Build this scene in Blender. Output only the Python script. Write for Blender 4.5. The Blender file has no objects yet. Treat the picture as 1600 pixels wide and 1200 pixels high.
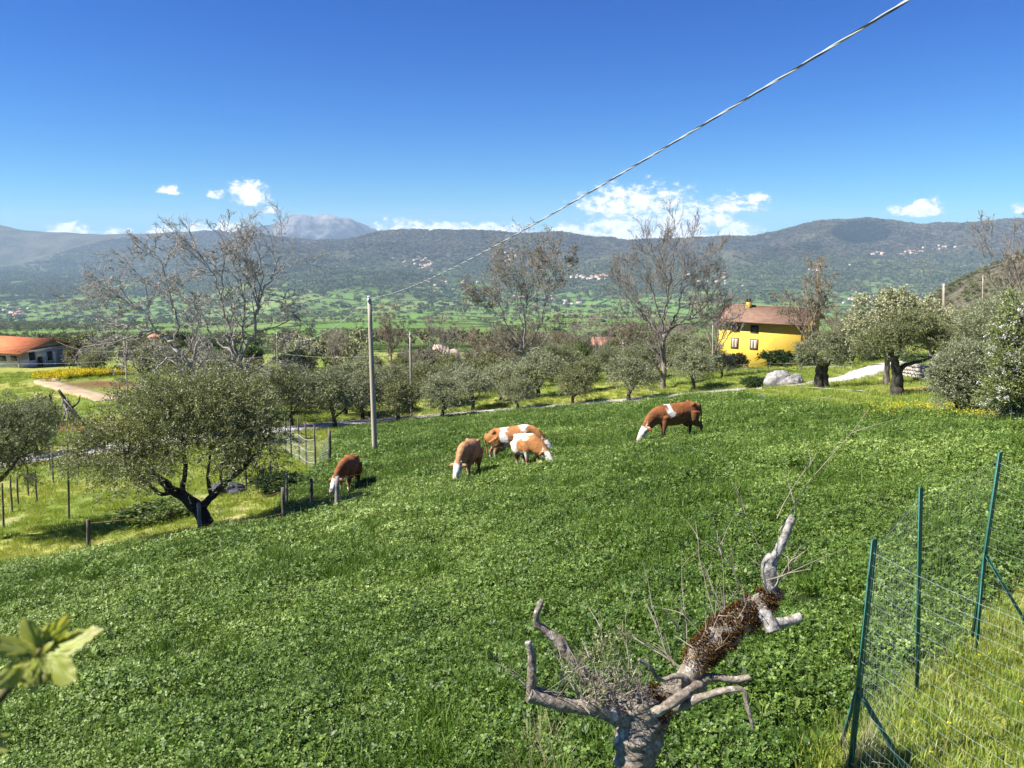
import bpy, math, random
import numpy as np
from mathutils import Vector, Matrix, Euler

random.seed(7)
RNG = np.random.default_rng(7)
SC = bpy.context.scene
COL = SC.collection
R = math.radians

# ------------------------------------------------------------------ camera
F = 1186.0                      # focal length in pixels of the 1600 px wide photograph
PITCH = R(11.2)
CP_, SP_ = math.cos(PITCH), math.sin(PITCH)
cam_data = bpy.data.cameras.new('camera')
cam_data.sensor_width = 36.0
cam_data.lens = 36.0 * F / 1600.0
cam_data.clip_start = 0.05
cam_data.clip_end = 90000
cam_data.dof.use_dof = True
cam_data.dof.focus_distance = 24.0
cam_data.dof.aperture_fstop = 9.0
cam = bpy.data.objects.new('camera', cam_data)
COL.objects.link(cam)
cam.location = (0, 0, 0)
cam.rotation_euler = (math.pi / 2 - PITCH, 0, 0)
SC.camera = cam

# ------------------------------------------------------------------ sun, sky, exposure
SUN_EL = R(49)
SUN_AZ = R(-102)                 # compass style: 0 = +y (away from camera), -90 = left
sd = bpy.data.lights.new('sun', 'SUN')
sd.energy = 5.0
sd.angle = R(0.53)
sd.color = (1.0, 0.955, 0.87)
sun = bpy.data.objects.new('sun', sd)
COL.objects.link(sun)
sdir = Vector((math.sin(SUN_AZ) * math.cos(SUN_EL), math.cos(SUN_AZ) * math.cos(SUN_EL), math.sin(SUN_EL)))
sun.rotation_euler = sdir.to_track_quat('Z', 'Y').to_euler()
sun.location = sdir * 60

SC.view_settings.view_transform = 'Standard'
SC.view_settings.look = 'None'
SC.view_settings.gamma = 1.0
SC.view_settings.exposure = 1.22
SC.cycles.use_denoising = True
SC.cycles.max_bounces = 6
SC.cycles.diffuse_bounces = 3
SC.cycles.glossy_bounces = 2
SC.cycles.transmission_bounces = 3
SC.cycles.volume_bounces = 1
SC.cycles.transparent_max_bounces = 8
SC.cycles.caustics_reflective = False
SC.cycles.caustics_refractive = False
SC.cycles.sample_clamp_indirect = 6.0


class NT:
    """tiny helper for node trees"""
    def __init__(self, tree):
        self.t = tree
    def n(self, kind, **kw):
        nd = self.t.nodes.new(kind)
        for k, v in kw.items():
            setattr(nd, k, v)
        return nd
    def link(self, a, b):
        self.t.links.new(a, b)
    def put(self, sock, v):
        if hasattr(v, 'is_output') or isinstance(v, bpy.types.NodeSocket):
            self.t.links.new(v, sock)
        else:
            sock.default_value = v
    def math(self, op, a, b=None, c=None, clamp=False):
        nd = self.n('ShaderNodeMath', operation=op, use_clamp=clamp)
        self.put(nd.inputs[0], a)
        if b is not None:
            self.put(nd.inputs[1], b)
        if c is not None:
            self.put(nd.inputs[2], c)
        return nd.outputs[0]
    def noise(self, vec, scale, detail=3.0, rough=0.55, dim='3D', dist=0.0):
        nd = self.n('ShaderNodeTexNoise', noise_dimensions=dim)
        if vec is not None:
            self.link(vec, nd.inputs['Vector'])
        nd.inputs['Scale'].default_value = scale
        nd.inputs['Detail'].default_value = detail
        nd.inputs['Roughness'].default_value = rough
        nd.inputs['Distortion'].default_value = dist
        return nd.outputs[0]
    def ramp(self, fac, stops, interp='LINEAR'):
        nd = self.n('ShaderNodeValToRGB')
        nd.color_ramp.interpolation = interp
        cr = nd.color_ramp
        while len(cr.elements) < len(stops):
            cr.elements.new(0.5)
        for e, (p, c) in zip(cr.elements, stops):
            e.position = p
            e.color = (c[0], c[1], c[2], 1) if len(c) == 3 else c
        self.put(nd.inputs[0], fac)
        return nd.outputs[0]
    def mix(self, fac, a, b, blend='MIX'):
        nd = self.n('ShaderNodeMix', data_type='RGBA', blend_type=blend)
        self.put(nd.inputs[0], fac)
        for s, v in ((nd.inputs[6], a), (nd.inputs[7], b)):
            if isinstance(v, (tuple, list)):
                s.default_value = (v[0], v[1], v[2], 1)
            else:
                self.link(v, s)
        return nd.outputs[2]
    def maprange(self, v, a, b, c=0.0, d=1.0, smooth=True):
        nd = self.n('ShaderNodeMapRange', interpolation_type='SMOOTHSTEP' if smooth else 'LINEAR')
        self.put(nd.inputs[0], v)
        for i, x in enumerate((a, b, c, d)):
            nd.inputs[i + 1].default_value = x
        return nd.outputs[0]


def pix_dir(px, py):
    u, v = (px - 800.0) / F, (600.0 - py) / F
    return np.array([u, CP_ + v * SP_, -SP_ + v * CP_])

def at(px, py, d):
    """the point seen at photo pixel (px, py) at forward distance d metres"""
    q = pix_dir(px, py)
    return q * (d / q[1])

# world: physical sky + a few fair-weather clouds low over the ridge
world = bpy.data.worlds.new('World')
SC.world = world
world.use_nodes = True
world.cycles.sampling_method = 'MANUAL'
world.cycles.sample_map_resolution = 512
wt = NT(world.node_tree)
world.node_tree.nodes.clear()
w_out = wt.n('ShaderNodeOutputWorld')
w_bg = wt.n('ShaderNodeBackground')
w_sky = wt.n('ShaderNodeTexSky', sky_type='NISHITA')
w_sky.sun_disc = False
w_sky.sun_elevation = SUN_EL
w_sky.sun_rotation = SUN_AZ
w_sky.altitude = 900
w_sky.air_density = 1.0
w_sky.dust_density = 0.0
w_sky.ozone_density = 4.0
w_bg.inputs['Strength'].default_value = 0.0537
tc = wt.n('ShaderNodeTexCoord')
sep = wt.n('ShaderNodeSeparateXYZ')
wt.link(tc.outputs['Generated'], sep.inputs[0])
az = wt.math('ARCTAN2', sep.outputs[0], sep.outputs[1])
el = wt.math('ARCSINE', sep.outputs[2])
uvw = wt.n('ShaderNodeCombineXYZ')
wt.link(az, uvw.inputs[0])
wt.link(wt.math('MULTIPLY', el, 1.5), uvw.inputs[1])
warp = wt.noise(uvw.outputs[0], 26.0, 5.0, 0.6)
warp2 = wt.noise(uvw.outputs[0], 85.0, 6.0, 0.68)
# clouds: (centre x, base y, half width, height) in photo pixels, kept as directions on the sky
CLOUDS = [(264, 300, 14, 11), (388, 312, 29, 26), (340, 308, 14, 10), (425, 331, 14, 9),
          (990, 325, 70, 34), (1145, 326, 42, 20), (940, 325, 28, 22), (900, 364, 40, 16), (1180, 312, 20, 9), (1120, 350, 22, 20),
          (965, 376, 44, 50), (1060, 372, 62, 56), (1010, 377, 85, 30), (1150, 372, 32, 24),
          (1440, 333, 34, 15), (1397, 331, 12, 10), (1592, 330, 12, 10), (650, 365, 60, 20), (740, 366, 60, 15),
          (690, 366, 30, 18), (180, 368, 26, 13), (255, 366, 24, 12), (310, 362, 30, 12), (360, 362, 28, 13),
          (110, 364, 36, 12), (800, 366, 40, 18)]
tot = None
for (cx, by, hw, hh) in CLOUDS:
    q = pix_dir(cx, by)
    a0 = math.atan2(q[0], q[1])
    e0 = math.asin(q[2] / np.linalg.norm(q))
    k = np.linalg.norm(q[:2]) / math.hypot(1, 0)
    ra = hw * 1.3 / F * 0.98 / (1 + q[0] ** 2)
    rh = hh * 1.25 / F * 0.97
    dx = wt.math('MULTIPLY', wt.math('SUBTRACT', az, a0), 1 / ra)
    dy = wt.math('SUBTRACT', el, e0)
    up = wt.math('MULTIPLY', wt.math('MAXIMUM', dy, 0.0), 1 / rh)
    dn = wt.math('MULTIPLY', wt.math('MINIMUM', dy, 0.0), 1 / (rh * 0.3))
    r2 = wt.math('ADD', wt.math('MULTIPLY', dx, dx), wt.math('ADD', wt.math('MULTIPLY', up, up), wt.math('MULTIPLY', dn, dn)))
    m = wt.math('SUBTRACT', 1.0, r2)
    tot = m if tot is None else wt.math('SMOOTH_MAX', tot, m, 0.25)
tot = wt.math('MAXIMUM', tot, -1.5)
dens = wt.math('ADD', wt.math('MULTIPLY', tot, 1.25), wt.math('MULTIPLY', wt.math('SUBTRACT', warp, 0.48), 3.4))
dens = wt.math('ADD', dens, wt.math('MULTIPLY', wt.math('SUBTRACT', warp2, 0.5), 4.2))
# the same low cumulus goes on round the horizon outside the picture
band = wt.math('MULTIPLY', wt.maprange(wt.math('ABSOLUTE', az), 0.64, 0.75), wt.math('SUBTRACT', 1.0, wt.maprange(el, 0.0, 0.10)))
dens2 = wt.math('MULTIPLY', band, wt.maprange(warp, 0.56, 0.7))
cl = wt.maprange(dens, -0.1, 1.2)
cl = wt.math('MAXIMUM', cl, dens2)
cl = wt.math('MULTIPLY', cl, wt.maprange(el, -0.06, -0.04))
shade = wt.maprange(wt.math('ADD', dens, wt.math('MULTIPLY', warp2, 1.6)), 0.9, 2.6)
ccol = wt.mix(shade, (6.4, 7.0, 8.2), (12.5, 12.6, 12.8))
# the photograph's deep clear blue: steeper response of red and green, over the whole sky alike
sk = wt.n('ShaderNodeSeparateColor')
wt.link(w_sky.outputs[0], sk.inputs[0])
skc = wt.n('ShaderNodeCombineColor')
for ch, (ex, k) in enumerate(((2.0, 0.74), (1.42, 0.74), (1.0, 1.05))):
    v = wt.math('POWER', wt.math('MULTIPLY', sk.outputs[ch], 0.125), ex)
    if ch == 0:
        v = wt.math('DIVIDE', v, wt.math('MULTIPLY_ADD', v, 1.7, 1.0))
    wt.link(wt.math('MULTIPLY', v, k / 0.125), skc.inputs[ch])
cmix = wt.mix(wt.math('MULTIPLY', cl, 0.93), skc.outputs[0], ccol)
wt.link(cmix, w_bg.inputs['Color'])
wt.link(w_bg.outputs[0], w_out.inputs['Surface'])

# ------------------------------------------------------------------ numeric noise
def _hash(ix, iy, seed):
    h = (ix.astype(np.int64) * 374761393 + iy.astype(np.int64) * 668265263 + seed * 1442695041) & 0xFFFFFFFF
    h = ((h ^ (h >> 13)) * 1274126177) & 0xFFFFFFFF
    h = h ^ (h >> 16)
    return (h & 0xFFFFFF) / float(0xFFFFFF)

def vnoise(x, y, seed=0):
    x = np.asarray(x, float); y = np.asarray(y, float)
    ix = np.floor(x); iy = np.floor(y)
    fx = x - ix; fy = y - iy
    fx = fx * fx * fx * (fx * (fx * 6 - 15) + 10); fy = fy * fy * fy * (fy * (fy * 6 - 15) + 10)
    a = _hash(ix, iy, seed); b = _hash(ix + 1, iy, seed)
    c = _hash(ix, iy + 1, seed); d = _hash(ix + 1, iy + 1, seed)
    return (a * (1 - fx) + b * fx) * (1 - fy) + (c * (1 - fx) + d * fx) * fy

def fbm(x, y, octs=4, seed=0, gain=0.5):
    s = 0.0; a = 1.0; t = 0.0
    for i in range(octs):
        s = s + a * vnoise(x * 2 ** i + 17.3 * i, y * 2 ** i - 9.1 * i, seed + i)
        t += a; a *= gain
    return s / t * 2 - 1

def sstep(a, b, x):
    t = np.clip((np.asarray(x, float) - a) / (b - a), 0, 1)
    return t * t * (3 - 2 * t)

# ------------------------------------------------------------------ terrain
def slope_of(py):
    v = (600.0 - np.asarray(py, float)) / F
    return (-SP_ + v * CP_) / (CP_ + v * SP_)          # z / y of a pixel row

_cps = []
for gx in np.arange(-14, 15, 5.0):                      # the clover field is one tilted plane
    for gy in np.arange(2, 40, 6.0):
        if gx < -3 - 0.0 * gy and gy > 30: continue
        if abs(gx) > 3 + gy * 0.62: continue
        if gx > 9 and gy > 22: continue
        _cps.append((gx, gy, -(3.2 + 0.2 * gy) + 0.16 * gx))
for (px, py, d) in [(139, 868, 25), (107, 808, 29), (5, 825, 29), (150, 705, 48), (20, 722, 46), (470, 672, 60), (586, 709, 38.6),
                    (515, 728, 39), (700, 649, 70), (900, 634, 67), (1060, 622, 62), (1200, 611, 56), (1300, 600, 54),
                    (1375, 577, 67), (1400, 618, 40), (1285, 607, 49), (1222, 604, 52), (1180, 585, 70), (1120, 576, 90), (1240, 576, 92), (1480, 562, 62),
                    (1500, 650, 28), (1590, 672, 24), (1600, 600, 42), (1600, 540, 90), (1475, 535, 95),
                    (60, 578, 124), (117, 574, 131), (-60, 586, 115), (110, 664, 62), (50, 640, 70), (130, 596, 88), (200, 622, 78), (-60, 660, 60),
                    (375, 650, 68), (434, 632, 80), (642, 656, 70), (600, 612, 95), (820, 606, 86), (1037, 608, 70), (750, 604, 98),
                    (640, 580, 125), (950, 585, 110), (800, 560, 170), (400, 562, 170), (100, 556, 170), (1100, 560, 150), (1400, 540, 150)]:
    p = at(px, py, d)
    _cps.append(tuple(p))
_cps += [(-25, 5, -7.2), (-30, 15, -9.6), (14, 2, -1.6), (22, 8, -1.8), (-60, 30, -12.5), (60, 40, -5.5)]
_cps = np.array(_cps)

def _tps_fit(P, lam=0.6):
    n = len(P)
    d = np.hypot(P[:, None, 0] - P[None, :, 0], P[:, None, 1] - P[None, :, 1])
    K = np.where(d > 0, d * d * np.log(d + 1e-9), 0) + np.eye(n) * lam * 10
    A = np.zeros((n + 3, n + 3))
    A[:n, :n] = K; A[:n, n] = 1; A[:n, n + 1:] = P[:, :2]; A[n, :n] = 1; A[n + 1:, :n] = P[:, :2].T
    return np.linalg.solve(A, np.concatenate([P[:, 2], np.zeros(3)]))
_tw = _tps_fit(_cps)

def H_near(x, y):
    x = np.asarray(x, float); y = np.asarray(y, float)
    shp = x.shape
    x = x.ravel(); y = y.ravel()
    out = np.empty(x.shape)
    for i in range(0, len(x), 20000):
        a, b = x[i:i + 20000], y[i:i + 20000]
        d = np.hypot(a[:, None] - _cps[None, :, 0], b[:, None] - _cps[None, :, 1])
        out[i:i + 20000] = (d * d * np.log(d + 1e-9)) @ _tw[:-3] + _tw[-3] + _tw[-2] * a + _tw[-1] * b
    return out.reshape(shp)

RIDGE = np.array([(-600, 345), (0, 352), (40, 360), (150, 366), (250, 364), (300, 361), (322, 358), (350, 364), (400, 369), (470, 375), (530, 376), (560, 373),
                  (590, 366), (630, 363), (690, 361), (740, 364), (800, 366), (870, 362), (920, 371), (980, 377), (1030, 374),
                  (1100, 372), (1180, 369), (1240, 358), (1300, 346), (1350, 343), (1400, 350), (1440, 356), (1500, 352),
                  (1560, 346), (1600, 343), (2300, 335)], float)

def H_far(x, y):
    d = np.hypot(x, y)
    yy = np.maximum(y, 0.25 * d)
    px = np.clip(800 + F / CP_ * x / yy, -600, 2300)
    rd = np.interp(px, [-600, 0, 330, 420, 600, 2300], [10500, 10000, 9500, 7200, 6900, 6600])
    ridge = np.interp(px, RIDGE[:, 0], RIDGE[:, 1])
    t = yy / rd
    tt = [0.012, 0.03, 0.06, 0.12, 0.22, 0.35, 0.5, 0.7, 0.86]
    pl = [562, 546, 530, 516, 506, 494, 472, 430, 395]
    py = np.interp(t, tt, pl)
    w = sstep(0.80, 1.0, t)
    py = py * (1 - w) + ridge * w
    z = slope_of(py) * yy
    # spurs and gullies
    n1 = fbm(x / 900.0, y / 900.0, 4, 11)
    n2 = 1 - np.abs(fbm(x / 1500.0 + 5, y / 1500.0, 4, 23)) * 2
    amp = 95 * sstep(0.35, 0.8, t) * (1 - 0.75 * sstep(0.88, 1.0, t)) + 9 * sstep(0.05, 0.2, t)
    z = z + amp * n1 + 120 * (n2 - 0.5) * sstep(0.5, 0.85, t) * (1 - sstep(0.9, 1.0, t))
    z = z + 5 * fbm(x / 160.0, y / 160.0, 3, 31) * sstep(0.9, 1, t)
    z = np.where(t > 1.0, z - (yy - rd) * 0.22, z)
    # scrubby hillside coming down on the right
    crest = np.interp(px, [1380, 1440, 1470, 1520, 1600, 1750, 2300], [560, 492, 462, 432, 398, 340, 250])
    zc = slope_of(crest) * yy
    wv = np.exp(-((yy - 430) / 190.0) ** 2) * sstep(1380, 1430, px)
    z = np.where(zc > z, z + (zc - z) * wv, z)
    return z

def H(x, y):
    x = np.asarray(x, float); y = np.asarray(y, float)
    d = np.hypot(x, y)
    w = sstep(110, 210, d)
    hn = H_near(np.where(d < 215, x, 0), np.where(d < 215, y, 20))
    z = np.where(d < 210, hn, 0) * (1 - w) + H_far(x, y) * w
    return z

def H1(x, y):
    return float(H(np.array([x]), np.array([y]))[0])

def gpts(pix):
    """where photo pixels meet the ground"""
    pix = np.asarray(pix, float)
    D = np.array([pix_dir(a, b) for a, b in pix])
    D = D / D[:, 1:2]
    ds = np.exp(np.linspace(math.log(2.0), math.log(400), 260))
    X = D[:, 0:1] * ds; Y = np.broadcast_to(ds, X.shape); Z = D[:, 2:3] * ds
    G = Z - H(X, Y)
    out = np.zeros((len(pix), 3))
    for i in range(len(pix)):
        k = np.argmax(G[i] < 0) if (G[i] < 0).any() else len(ds) - 1
        k = max(k, 1)
        g0, g1 = G[i, k - 1], G[i, k]
        s = g0 / (g0 - g1) if g0 != g1 else 0
        d = ds[k - 1] + s * (ds[k] - ds[k - 1])
        out[i] = D[i] * d
    return out

def gpt(px, py):
    return gpts([(px, py)])[0]

def ground_at(px, d):
    """ground point in the photo column px at forward distance d"""
    z = -0.2 * d
    for _ in range(8):
        x = (px - 800) / F * (d * CP_ - z * SP_)
        z = H1(x, d)
    return np.array([x, d, z])

# ------------------------------------------------------------------ mesh helpers
def mesh_np(name, V, quads=None, tris=None, mat=None, parent=None, smooth=False, colors=None, link=True, midx=None, mats=None):
    V = np.asarray(V, np.float32).reshape(-1, 3)
    me = bpy.data.meshes.new(name)
    me.vertices.add(len(V))
    me.vertices.foreach_set('co', V.ravel())
    nq = 0 if quads is None else len(quads)
    nt = 0 if tris is None else len(tris)
    loops = []
    if nq: loops.append(np.asarray(quads, np.int32).ravel())
    if nt: loops.append(np.asarray(tris, np.int32).ravel())
    loops = np.concatenate(loops)
    me.loops.add(len(loops))
    me.loops.foreach_set('vertex_index', loops)
    me.polygons.add(nq + nt)
    starts = np.concatenate([np.arange(nq) * 4, nq * 4 + np.arange(nt) * 3]).astype(np.int32)
    me.polygons.foreach_set('loop_start', starts)
    if smooth:
        me.polygons.foreach_set('use_smooth', np.ones(nq + nt, bool))
    if colors is not None:
        for cname, c in colors.items():
            c = np.asarray(c, np.float32)
            if c.ndim == 1:
                a = me.attributes.new(cname, 'FLOAT', 'POINT')
                a.data.foreach_set('value', c)
            else:
                a = me.color_attributes.new(cname, 'FLOAT_COLOR', 'POINT')
                c4 = np.ones((len(V), 4), np.float32); c4[:, :3] = c[:, :3]
                a.data.foreach_set('color', c4.ravel())
    for m in (mats or ([mat] if mat else [])):
        me.materials.append(m)
    if midx is not None:
        me.polygons.foreach_set('material_index', np.asarray(midx, np.int32))
    me.update(calc_edges=True)
    me.validate()
    o = bpy.data.objects.new(name, me)
    if link:
        COL.objects.link(o)
    if parent is not None:
        o.parent = parent
    return o

def tag(o, label=None, cat=None, group=None, kind=None):
    if label: o['label'] = label
    if cat: o['category'] = cat
    if group: o['group'] = group
    if kind: o['kind'] = kind
    return o

def thing(name, label, cat, loc, group=None, rz=0.0):
    o = bpy.data.objects.new(name, None)
    COL.objects.link(o)
    o.empty_display_size = 0.3
    o.location = Vector([float(v) for v in loc])
    o.rotation_euler = (0, 0, rz)
    return tag(o, label, cat, group)

def copy_thing(root, loc, rz, scale, label=None, group=None):
    r = root.copy(); COL.objects.link(r)
    r.location = Vector([float(v) for v in loc]); r.rotation_euler = (0, 0, rz)
    r.scale = (scale, scale, scale) if not hasattr(scale, '__len__') else scale
    for ch in list(root.children):
        c = ch.copy(); COL.objects.link(c); c.parent = r
        for g in ch.children:
            e = g.copy(); COL.objects.link(e); e.parent = c
    if label: r['label'] = label
    if group: r['group'] = group
    return r

class Geo:
    """collects geometry for one mesh object"""
    def __init__(self):
        self.v = []; self.q = []; self.t = []; self.n = 0; self.c = []; self.mq = []; self.mt = []
    def add(self, V, quads=None, tris=None, m=0):
        V = np.asarray(V, float).reshape(-1, 3)
        self.v.append(V)
        if quads is not None and len(quads):
            self.q.append(np.asarray(quads) + self.n); self.mq.append(np.full(len(quads), m))
        if tris is not None and len(tris):
            self.t.append(np.asarray(tris) + self.n); self.mt.append(np.full(len(tris), m))
        self.n += len(V)
        return self
    def box(self, c, s, rz=0.0, m=0, M=None):
        c = np.asarray(c, float); s = np.asarray(s, float) / 2
        P = np.array([(x, y, z) for z in (-1, 1) for y in (-1, 1) for x in (-1, 1)], float) * s
        if rz:
            ca, sa = math.cos(rz), math.sin(rz)
            P = P @ np.array([[ca, sa, 0], [-sa, ca, 0], [0, 0, 1]])
        if M is not None:
            P = P @ np.asarray(M).T
        Q = [(0, 2, 3, 1), (4, 5, 7, 6), (0, 1, 5, 4), (2, 6, 7, 3), (0, 4, 6, 2), (1, 3, 7, 5)]
        return self.add(P + c, Q, m=m)
    def tubes(self, P, Rd, sides=5, cap=True, m=0, wob=0.0, seed=0):
        """P (M,N,3) polylines, Rd (M,N) radii"""
        P = np.asarray(P, float); Rd = np.asarray(Rd, float)
        if P.ndim == 2: P = P[None]; Rd = Rd[None]
        Mn, N = Rd.shape
        T = np.gradient(P, axis=1)
        T /= np.linalg.norm(T, axis=2, keepdims=True) + 1e-12
        tm = np.abs(T.mean(axis=1))
        ref = np.eye(3)[np.argmin(tm, axis=1)][:, None, :]
        A = np.cross(T, np.broadcast_to(ref, T.shape)); A /= np.linalg.norm(A, axis=2, keepdims=True) + 1e-12
        B = np.cross(T, A)
        th = np.arange(sides) / sides * 2 * np.pi
        rr = Rd[:, :, None] * np.ones(sides)
        if wob:
            rg = np.random.default_rng(seed)
            rr = rr * (1 + wob * (rg.random(rr.shape) - 0.5) * 2)
        ring = P[:, :, None, :] + rr[..., None] * (np.cos(th)[None, None, :, None] * A[:, :, None, :] + np.sin(th)[None, None, :, None] * B[:, :, None, :])
        V = ring.reshape(-1, 3)
        mi, ni, si = np.meshgrid(np.arange(Mn), np.arange(N - 1), np.arange(sides), indexing='ij')
        base = (mi * N + ni) * sides
        q = np.stack([base + si, base + (si + 1) % sides, base + sides + (si + 1) % sides, base + sides + si], -1).reshape(-1, 4)
        self.add(V, q, m=m)
        if cap:
            n0 = self.n
            off = n0 - len(V)
            for end in (0, N - 1):
                C = P[:, end, :]
                cidx = np.arange(Mn)
                s = np.arange(sides)
                b = off + (cidx * N + end) * sides
                f = np.stack([np.broadcast_to((self.n + cidx)[:, None], (Mn, sides)), b[:, None] + s, b[:, None] + (s + 1) % sides], -1).reshape(-1, 3)
                if end == 0: f = f[:, ::-1]
                self.v.append(C); self.t.append(f); self.mt.append(np.full(len(f), m)); self.n += Mn
        return self
    def leaves(self, P, D, S, L, W, m=0, fold=0.0):
        """rhombic leaves: base P, direction D, side S (unit), length L, width W"""
        P = np.asarray(P); L = np.asarray(L)[:, None]; W = np.asarray(W)[:, None]
        Nn = np.cross(D, S)
        a = P; b = P + D * L * 0.5 + S * W * 0.5 + Nn * W * fold; c = P + D * L; d = P + D * L * 0.5 - S * W * 0.5 + Nn * W * fold
        V = np.stack([a, b, c, d], 1).reshape(-1, 3)
        q = np.arange(len(V)).reshape(-1, 4)
        return self.add(V, q, m=m)
    def build(self, name, mat=None, parent=None, smooth=False, link=True, mats=None, colors=None):
        V = np.concatenate(self.v)
        q = np.concatenate(self.q) if self.q else None
        t = np.concatenate(self.t) if self.t else None
        mi = None
        if mats:
            mi = np.concatenate((self.mq if self.q else []) + (self.mt if self.t else []))
        return mesh_np(name, V, q, t, mat, parent, smooth, link=link, mats=mats, midx=mi, colors=colors)

def unit(v):
    v = np.asarray(v, float)
    return v / (np.linalg.norm(v, axis=-1, keepdims=True) + 1e-12)

def rand_unit(n, rg):
    return unit(rg.normal(size=(n, 3)))

def resample(pts, n):
    pts = np.asarray(pts, float)
    s = np.concatenate([[0], np.cumsum(np.linalg.norm(np.diff(pts, axis=0), axis=1))])
    t = np.linspace(0, s[-1], n)
    # smooth through the points (Catmull-Rom)
    out = np.empty((n, pts.shape[1]))
    k = np.clip(np.searchsorted(s, t, side='right') - 1, 0, len(pts) - 2)
    u = ((t - s[k]) / np.maximum(s[k + 1] - s[k], 1e-9))[:, None]
    p1, p2 = pts[k], pts[k + 1]
    p0 = pts[np.maximum(k - 1, 0)]; p3 = pts[np.minimum(k + 2, len(pts) - 1)]
    out = 0.5 * ((2 * p1) + (-p0 + p2) * u + (2 * p0 - 5 * p1 + 4 * p2 - p3) * u ** 2 + (-p0 + 3 * p1 - 3 * p2 + p3) * u ** 3)
    return out

# ------------------------------------------------------------------ materials
MATS = {}
def new_mat(name):
    m = bpy.data.materials.new(name)
    m.use_nodes = True
    m.node_tree.nodes.clear()
    t = NT(m.node_tree)
    out = t.n('ShaderNodeOutputMaterial')
    MATS[name] = m
    return m, t, out

def surf_mat(name, col, col2=None, scale=6.0, rough=0.8, bump=0.3, bscale=None, detail=5.0, spec=0.3, stretch=None, bdist=0.02):
    """mottled opaque surface; col / col2 mixed by noise, with relief"""
    m, t, out = new_mat(name)
    p = t.n('ShaderNodeBsdfPrincipled')
    tcn = t.n('ShaderNodeTexCoord')
    vec = tcn.outputs['Object']
    if stretch:
        mp = t.n('ShaderNodeMapping'); t.link(vec, mp.inputs[0]); mp.inputs['Scale'].default_value = stretch
        vec = mp.outputs[0]
    n1 = t.noise(vec, scale, detail, 0.62)
    col2 = col2 or tuple(c * 0.6 for c in col)
    c = t.ramp(n1, [(0.32, col2), (0.68, col)])
    t.link(c, p.inputs['Base Color'])
    p.inputs['Roughness'].default_value = rough
    p.inputs['Specular IOR Level'].default_value = spec
    if bump:
        n2 = t.noise(vec, bscale or scale * 3, 6.0, 0.65)
        b = t.n('ShaderNodeBump'); b.inputs['Strength'].default_value = bump; b.inputs['Distance'].default_value = bdist
        t.link(n2, b.inputs['Height']); t.link(b.outputs[0], p.inputs['Normal'])
    t.link(p.outputs[0], out.inputs[0])
    return m

def leaf_mat(name, stops, rough=0.5, transl=0.3, tcol=None, spec=0.4, inst=0.0, patch=None):
    """thin leaves: colour differs leaf by leaf (and plant by plant when inst > 0)"""
    m, t, out = new_mat(name)
    g = t.n('ShaderNodeNewGeometry')
    f = g.outputs['Random Per Island']
    if inst:
        oi = t.n('ShaderNodeObjectInfo')
        f = t.math('ADD', t.math('MULTIPLY', f, 1 - inst), t.math('MULTIPLY', oi.outputs['Random'], inst))
    if patch:
        nz = t.noise(g.outputs['Position'], patch[0], 3.0, 0.6)
        f = t.math('ADD', f, t.math('MULTIPLY', t.math('SUBTRACT', nz, 0.5), patch[1]), clamp=True)
    c = t.ramp(f, stops)
    p = t.n('ShaderNodeBsdfPrincipled')
    t.link(c, p.inputs['Base Color'])
    p.inputs['Roughness'].default_value = rough
    p.inputs['Specular IOR Level'].default_value = spec
    tr = t.n('ShaderNodeBsdfTranslucent')
    tc2 = t.mix(1.0, c, tcol or (1.15, 1.25, 0.6), 'MULTIPLY')
    t.link(tc2, tr.inputs['Color'])
    mx = t.n('ShaderNodeMixShader'); mx.inputs[0].default_value = transl
    t.link(p.outputs[0], mx.inputs[1]); t.link(tr.outputs[0], mx.inputs[2])
    t.link(mx.outputs[0], out.inputs[0])
    return m

M_bark = surf_mat('bark', (0.24, 0.20, 0.17), (0.08, 0.068, 0.056), 5, 0.95, 0.8, 16, spec=0.1, stretch=(1, 1, 0.35), bdist=0.05)
M_bark_mid = surf_mat('grey_brown_bark', (0.33, 0.285, 0.24), (0.13, 0.11, 0.09), 3, 0.95, 0.5, 10, spec=0.1)
M_bark_dark = surf_mat('olive_bark', (0.10, 0.085, 0.07), (0.025, 0.022, 0.02), 4, 0.95, 0.9, 12, spec=0.1, stretch=(1, 1, 0.4), bdist=0.06)
M_bark_pale = surf_mat('pale_bark', (0.44, 0.41, 0.37), (0.17, 0.15, 0.13), 3, 0.95, 0.5, 10, spec=0.1)
M_bark_twig = surf_mat('twig_bark', (0.34, 0.295, 0.25), (0.18, 0.15, 0.125), 2, 0.95, 0.0, spec=0.1)
M_bark_brown = surf_mat('brown_twig_bark', (0.36, 0.295, 0.23), (0.20, 0.16, 0.125), 2, 0.95, 0.0, spec=0.1)
M_olive = leaf_mat('olive_leaf', [(0.0, (0.11, 0.125, 0.06)), (0.5, (0.22, 0.235, 0.13)), (0.8, (0.36, 0.375, 0.25)), (1.0, (0.52, 0.53, 0.40))], 0.5, 0.3, (1.1, 1.15, 0.6), 0.4, inst=0.25)
M_olive_y = leaf_mat('olive_leaf_warm', [(0.0, (0.075, 0.09, 0.032)), (0.5, (0.165, 0.18, 0.072)), (0.8, (0.28, 0.29, 0.14)), (1.0, (0.43, 0.43, 0.26))], 0.5, 0.25, (1.1, 1.1, 0.5), 0.4)
M_cream = leaf_mat('cream_blossom', [(0.0, (0.16, 0.19, 0.06)), (0.4, (0.36, 0.36, 0.19)), (1.0, (0.62, 0.60, 0.44))], 0.6, 0.25, (1, 1, 0.9), 0.2)
M_white_fl = leaf_mat('white_blossom', [(0.0, (0.55, 0.52, 0.50)), (1.0, (0.82, 0.80, 0.80))], 0.6, 0.25, (1, 1, 1), 0.2)
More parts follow.
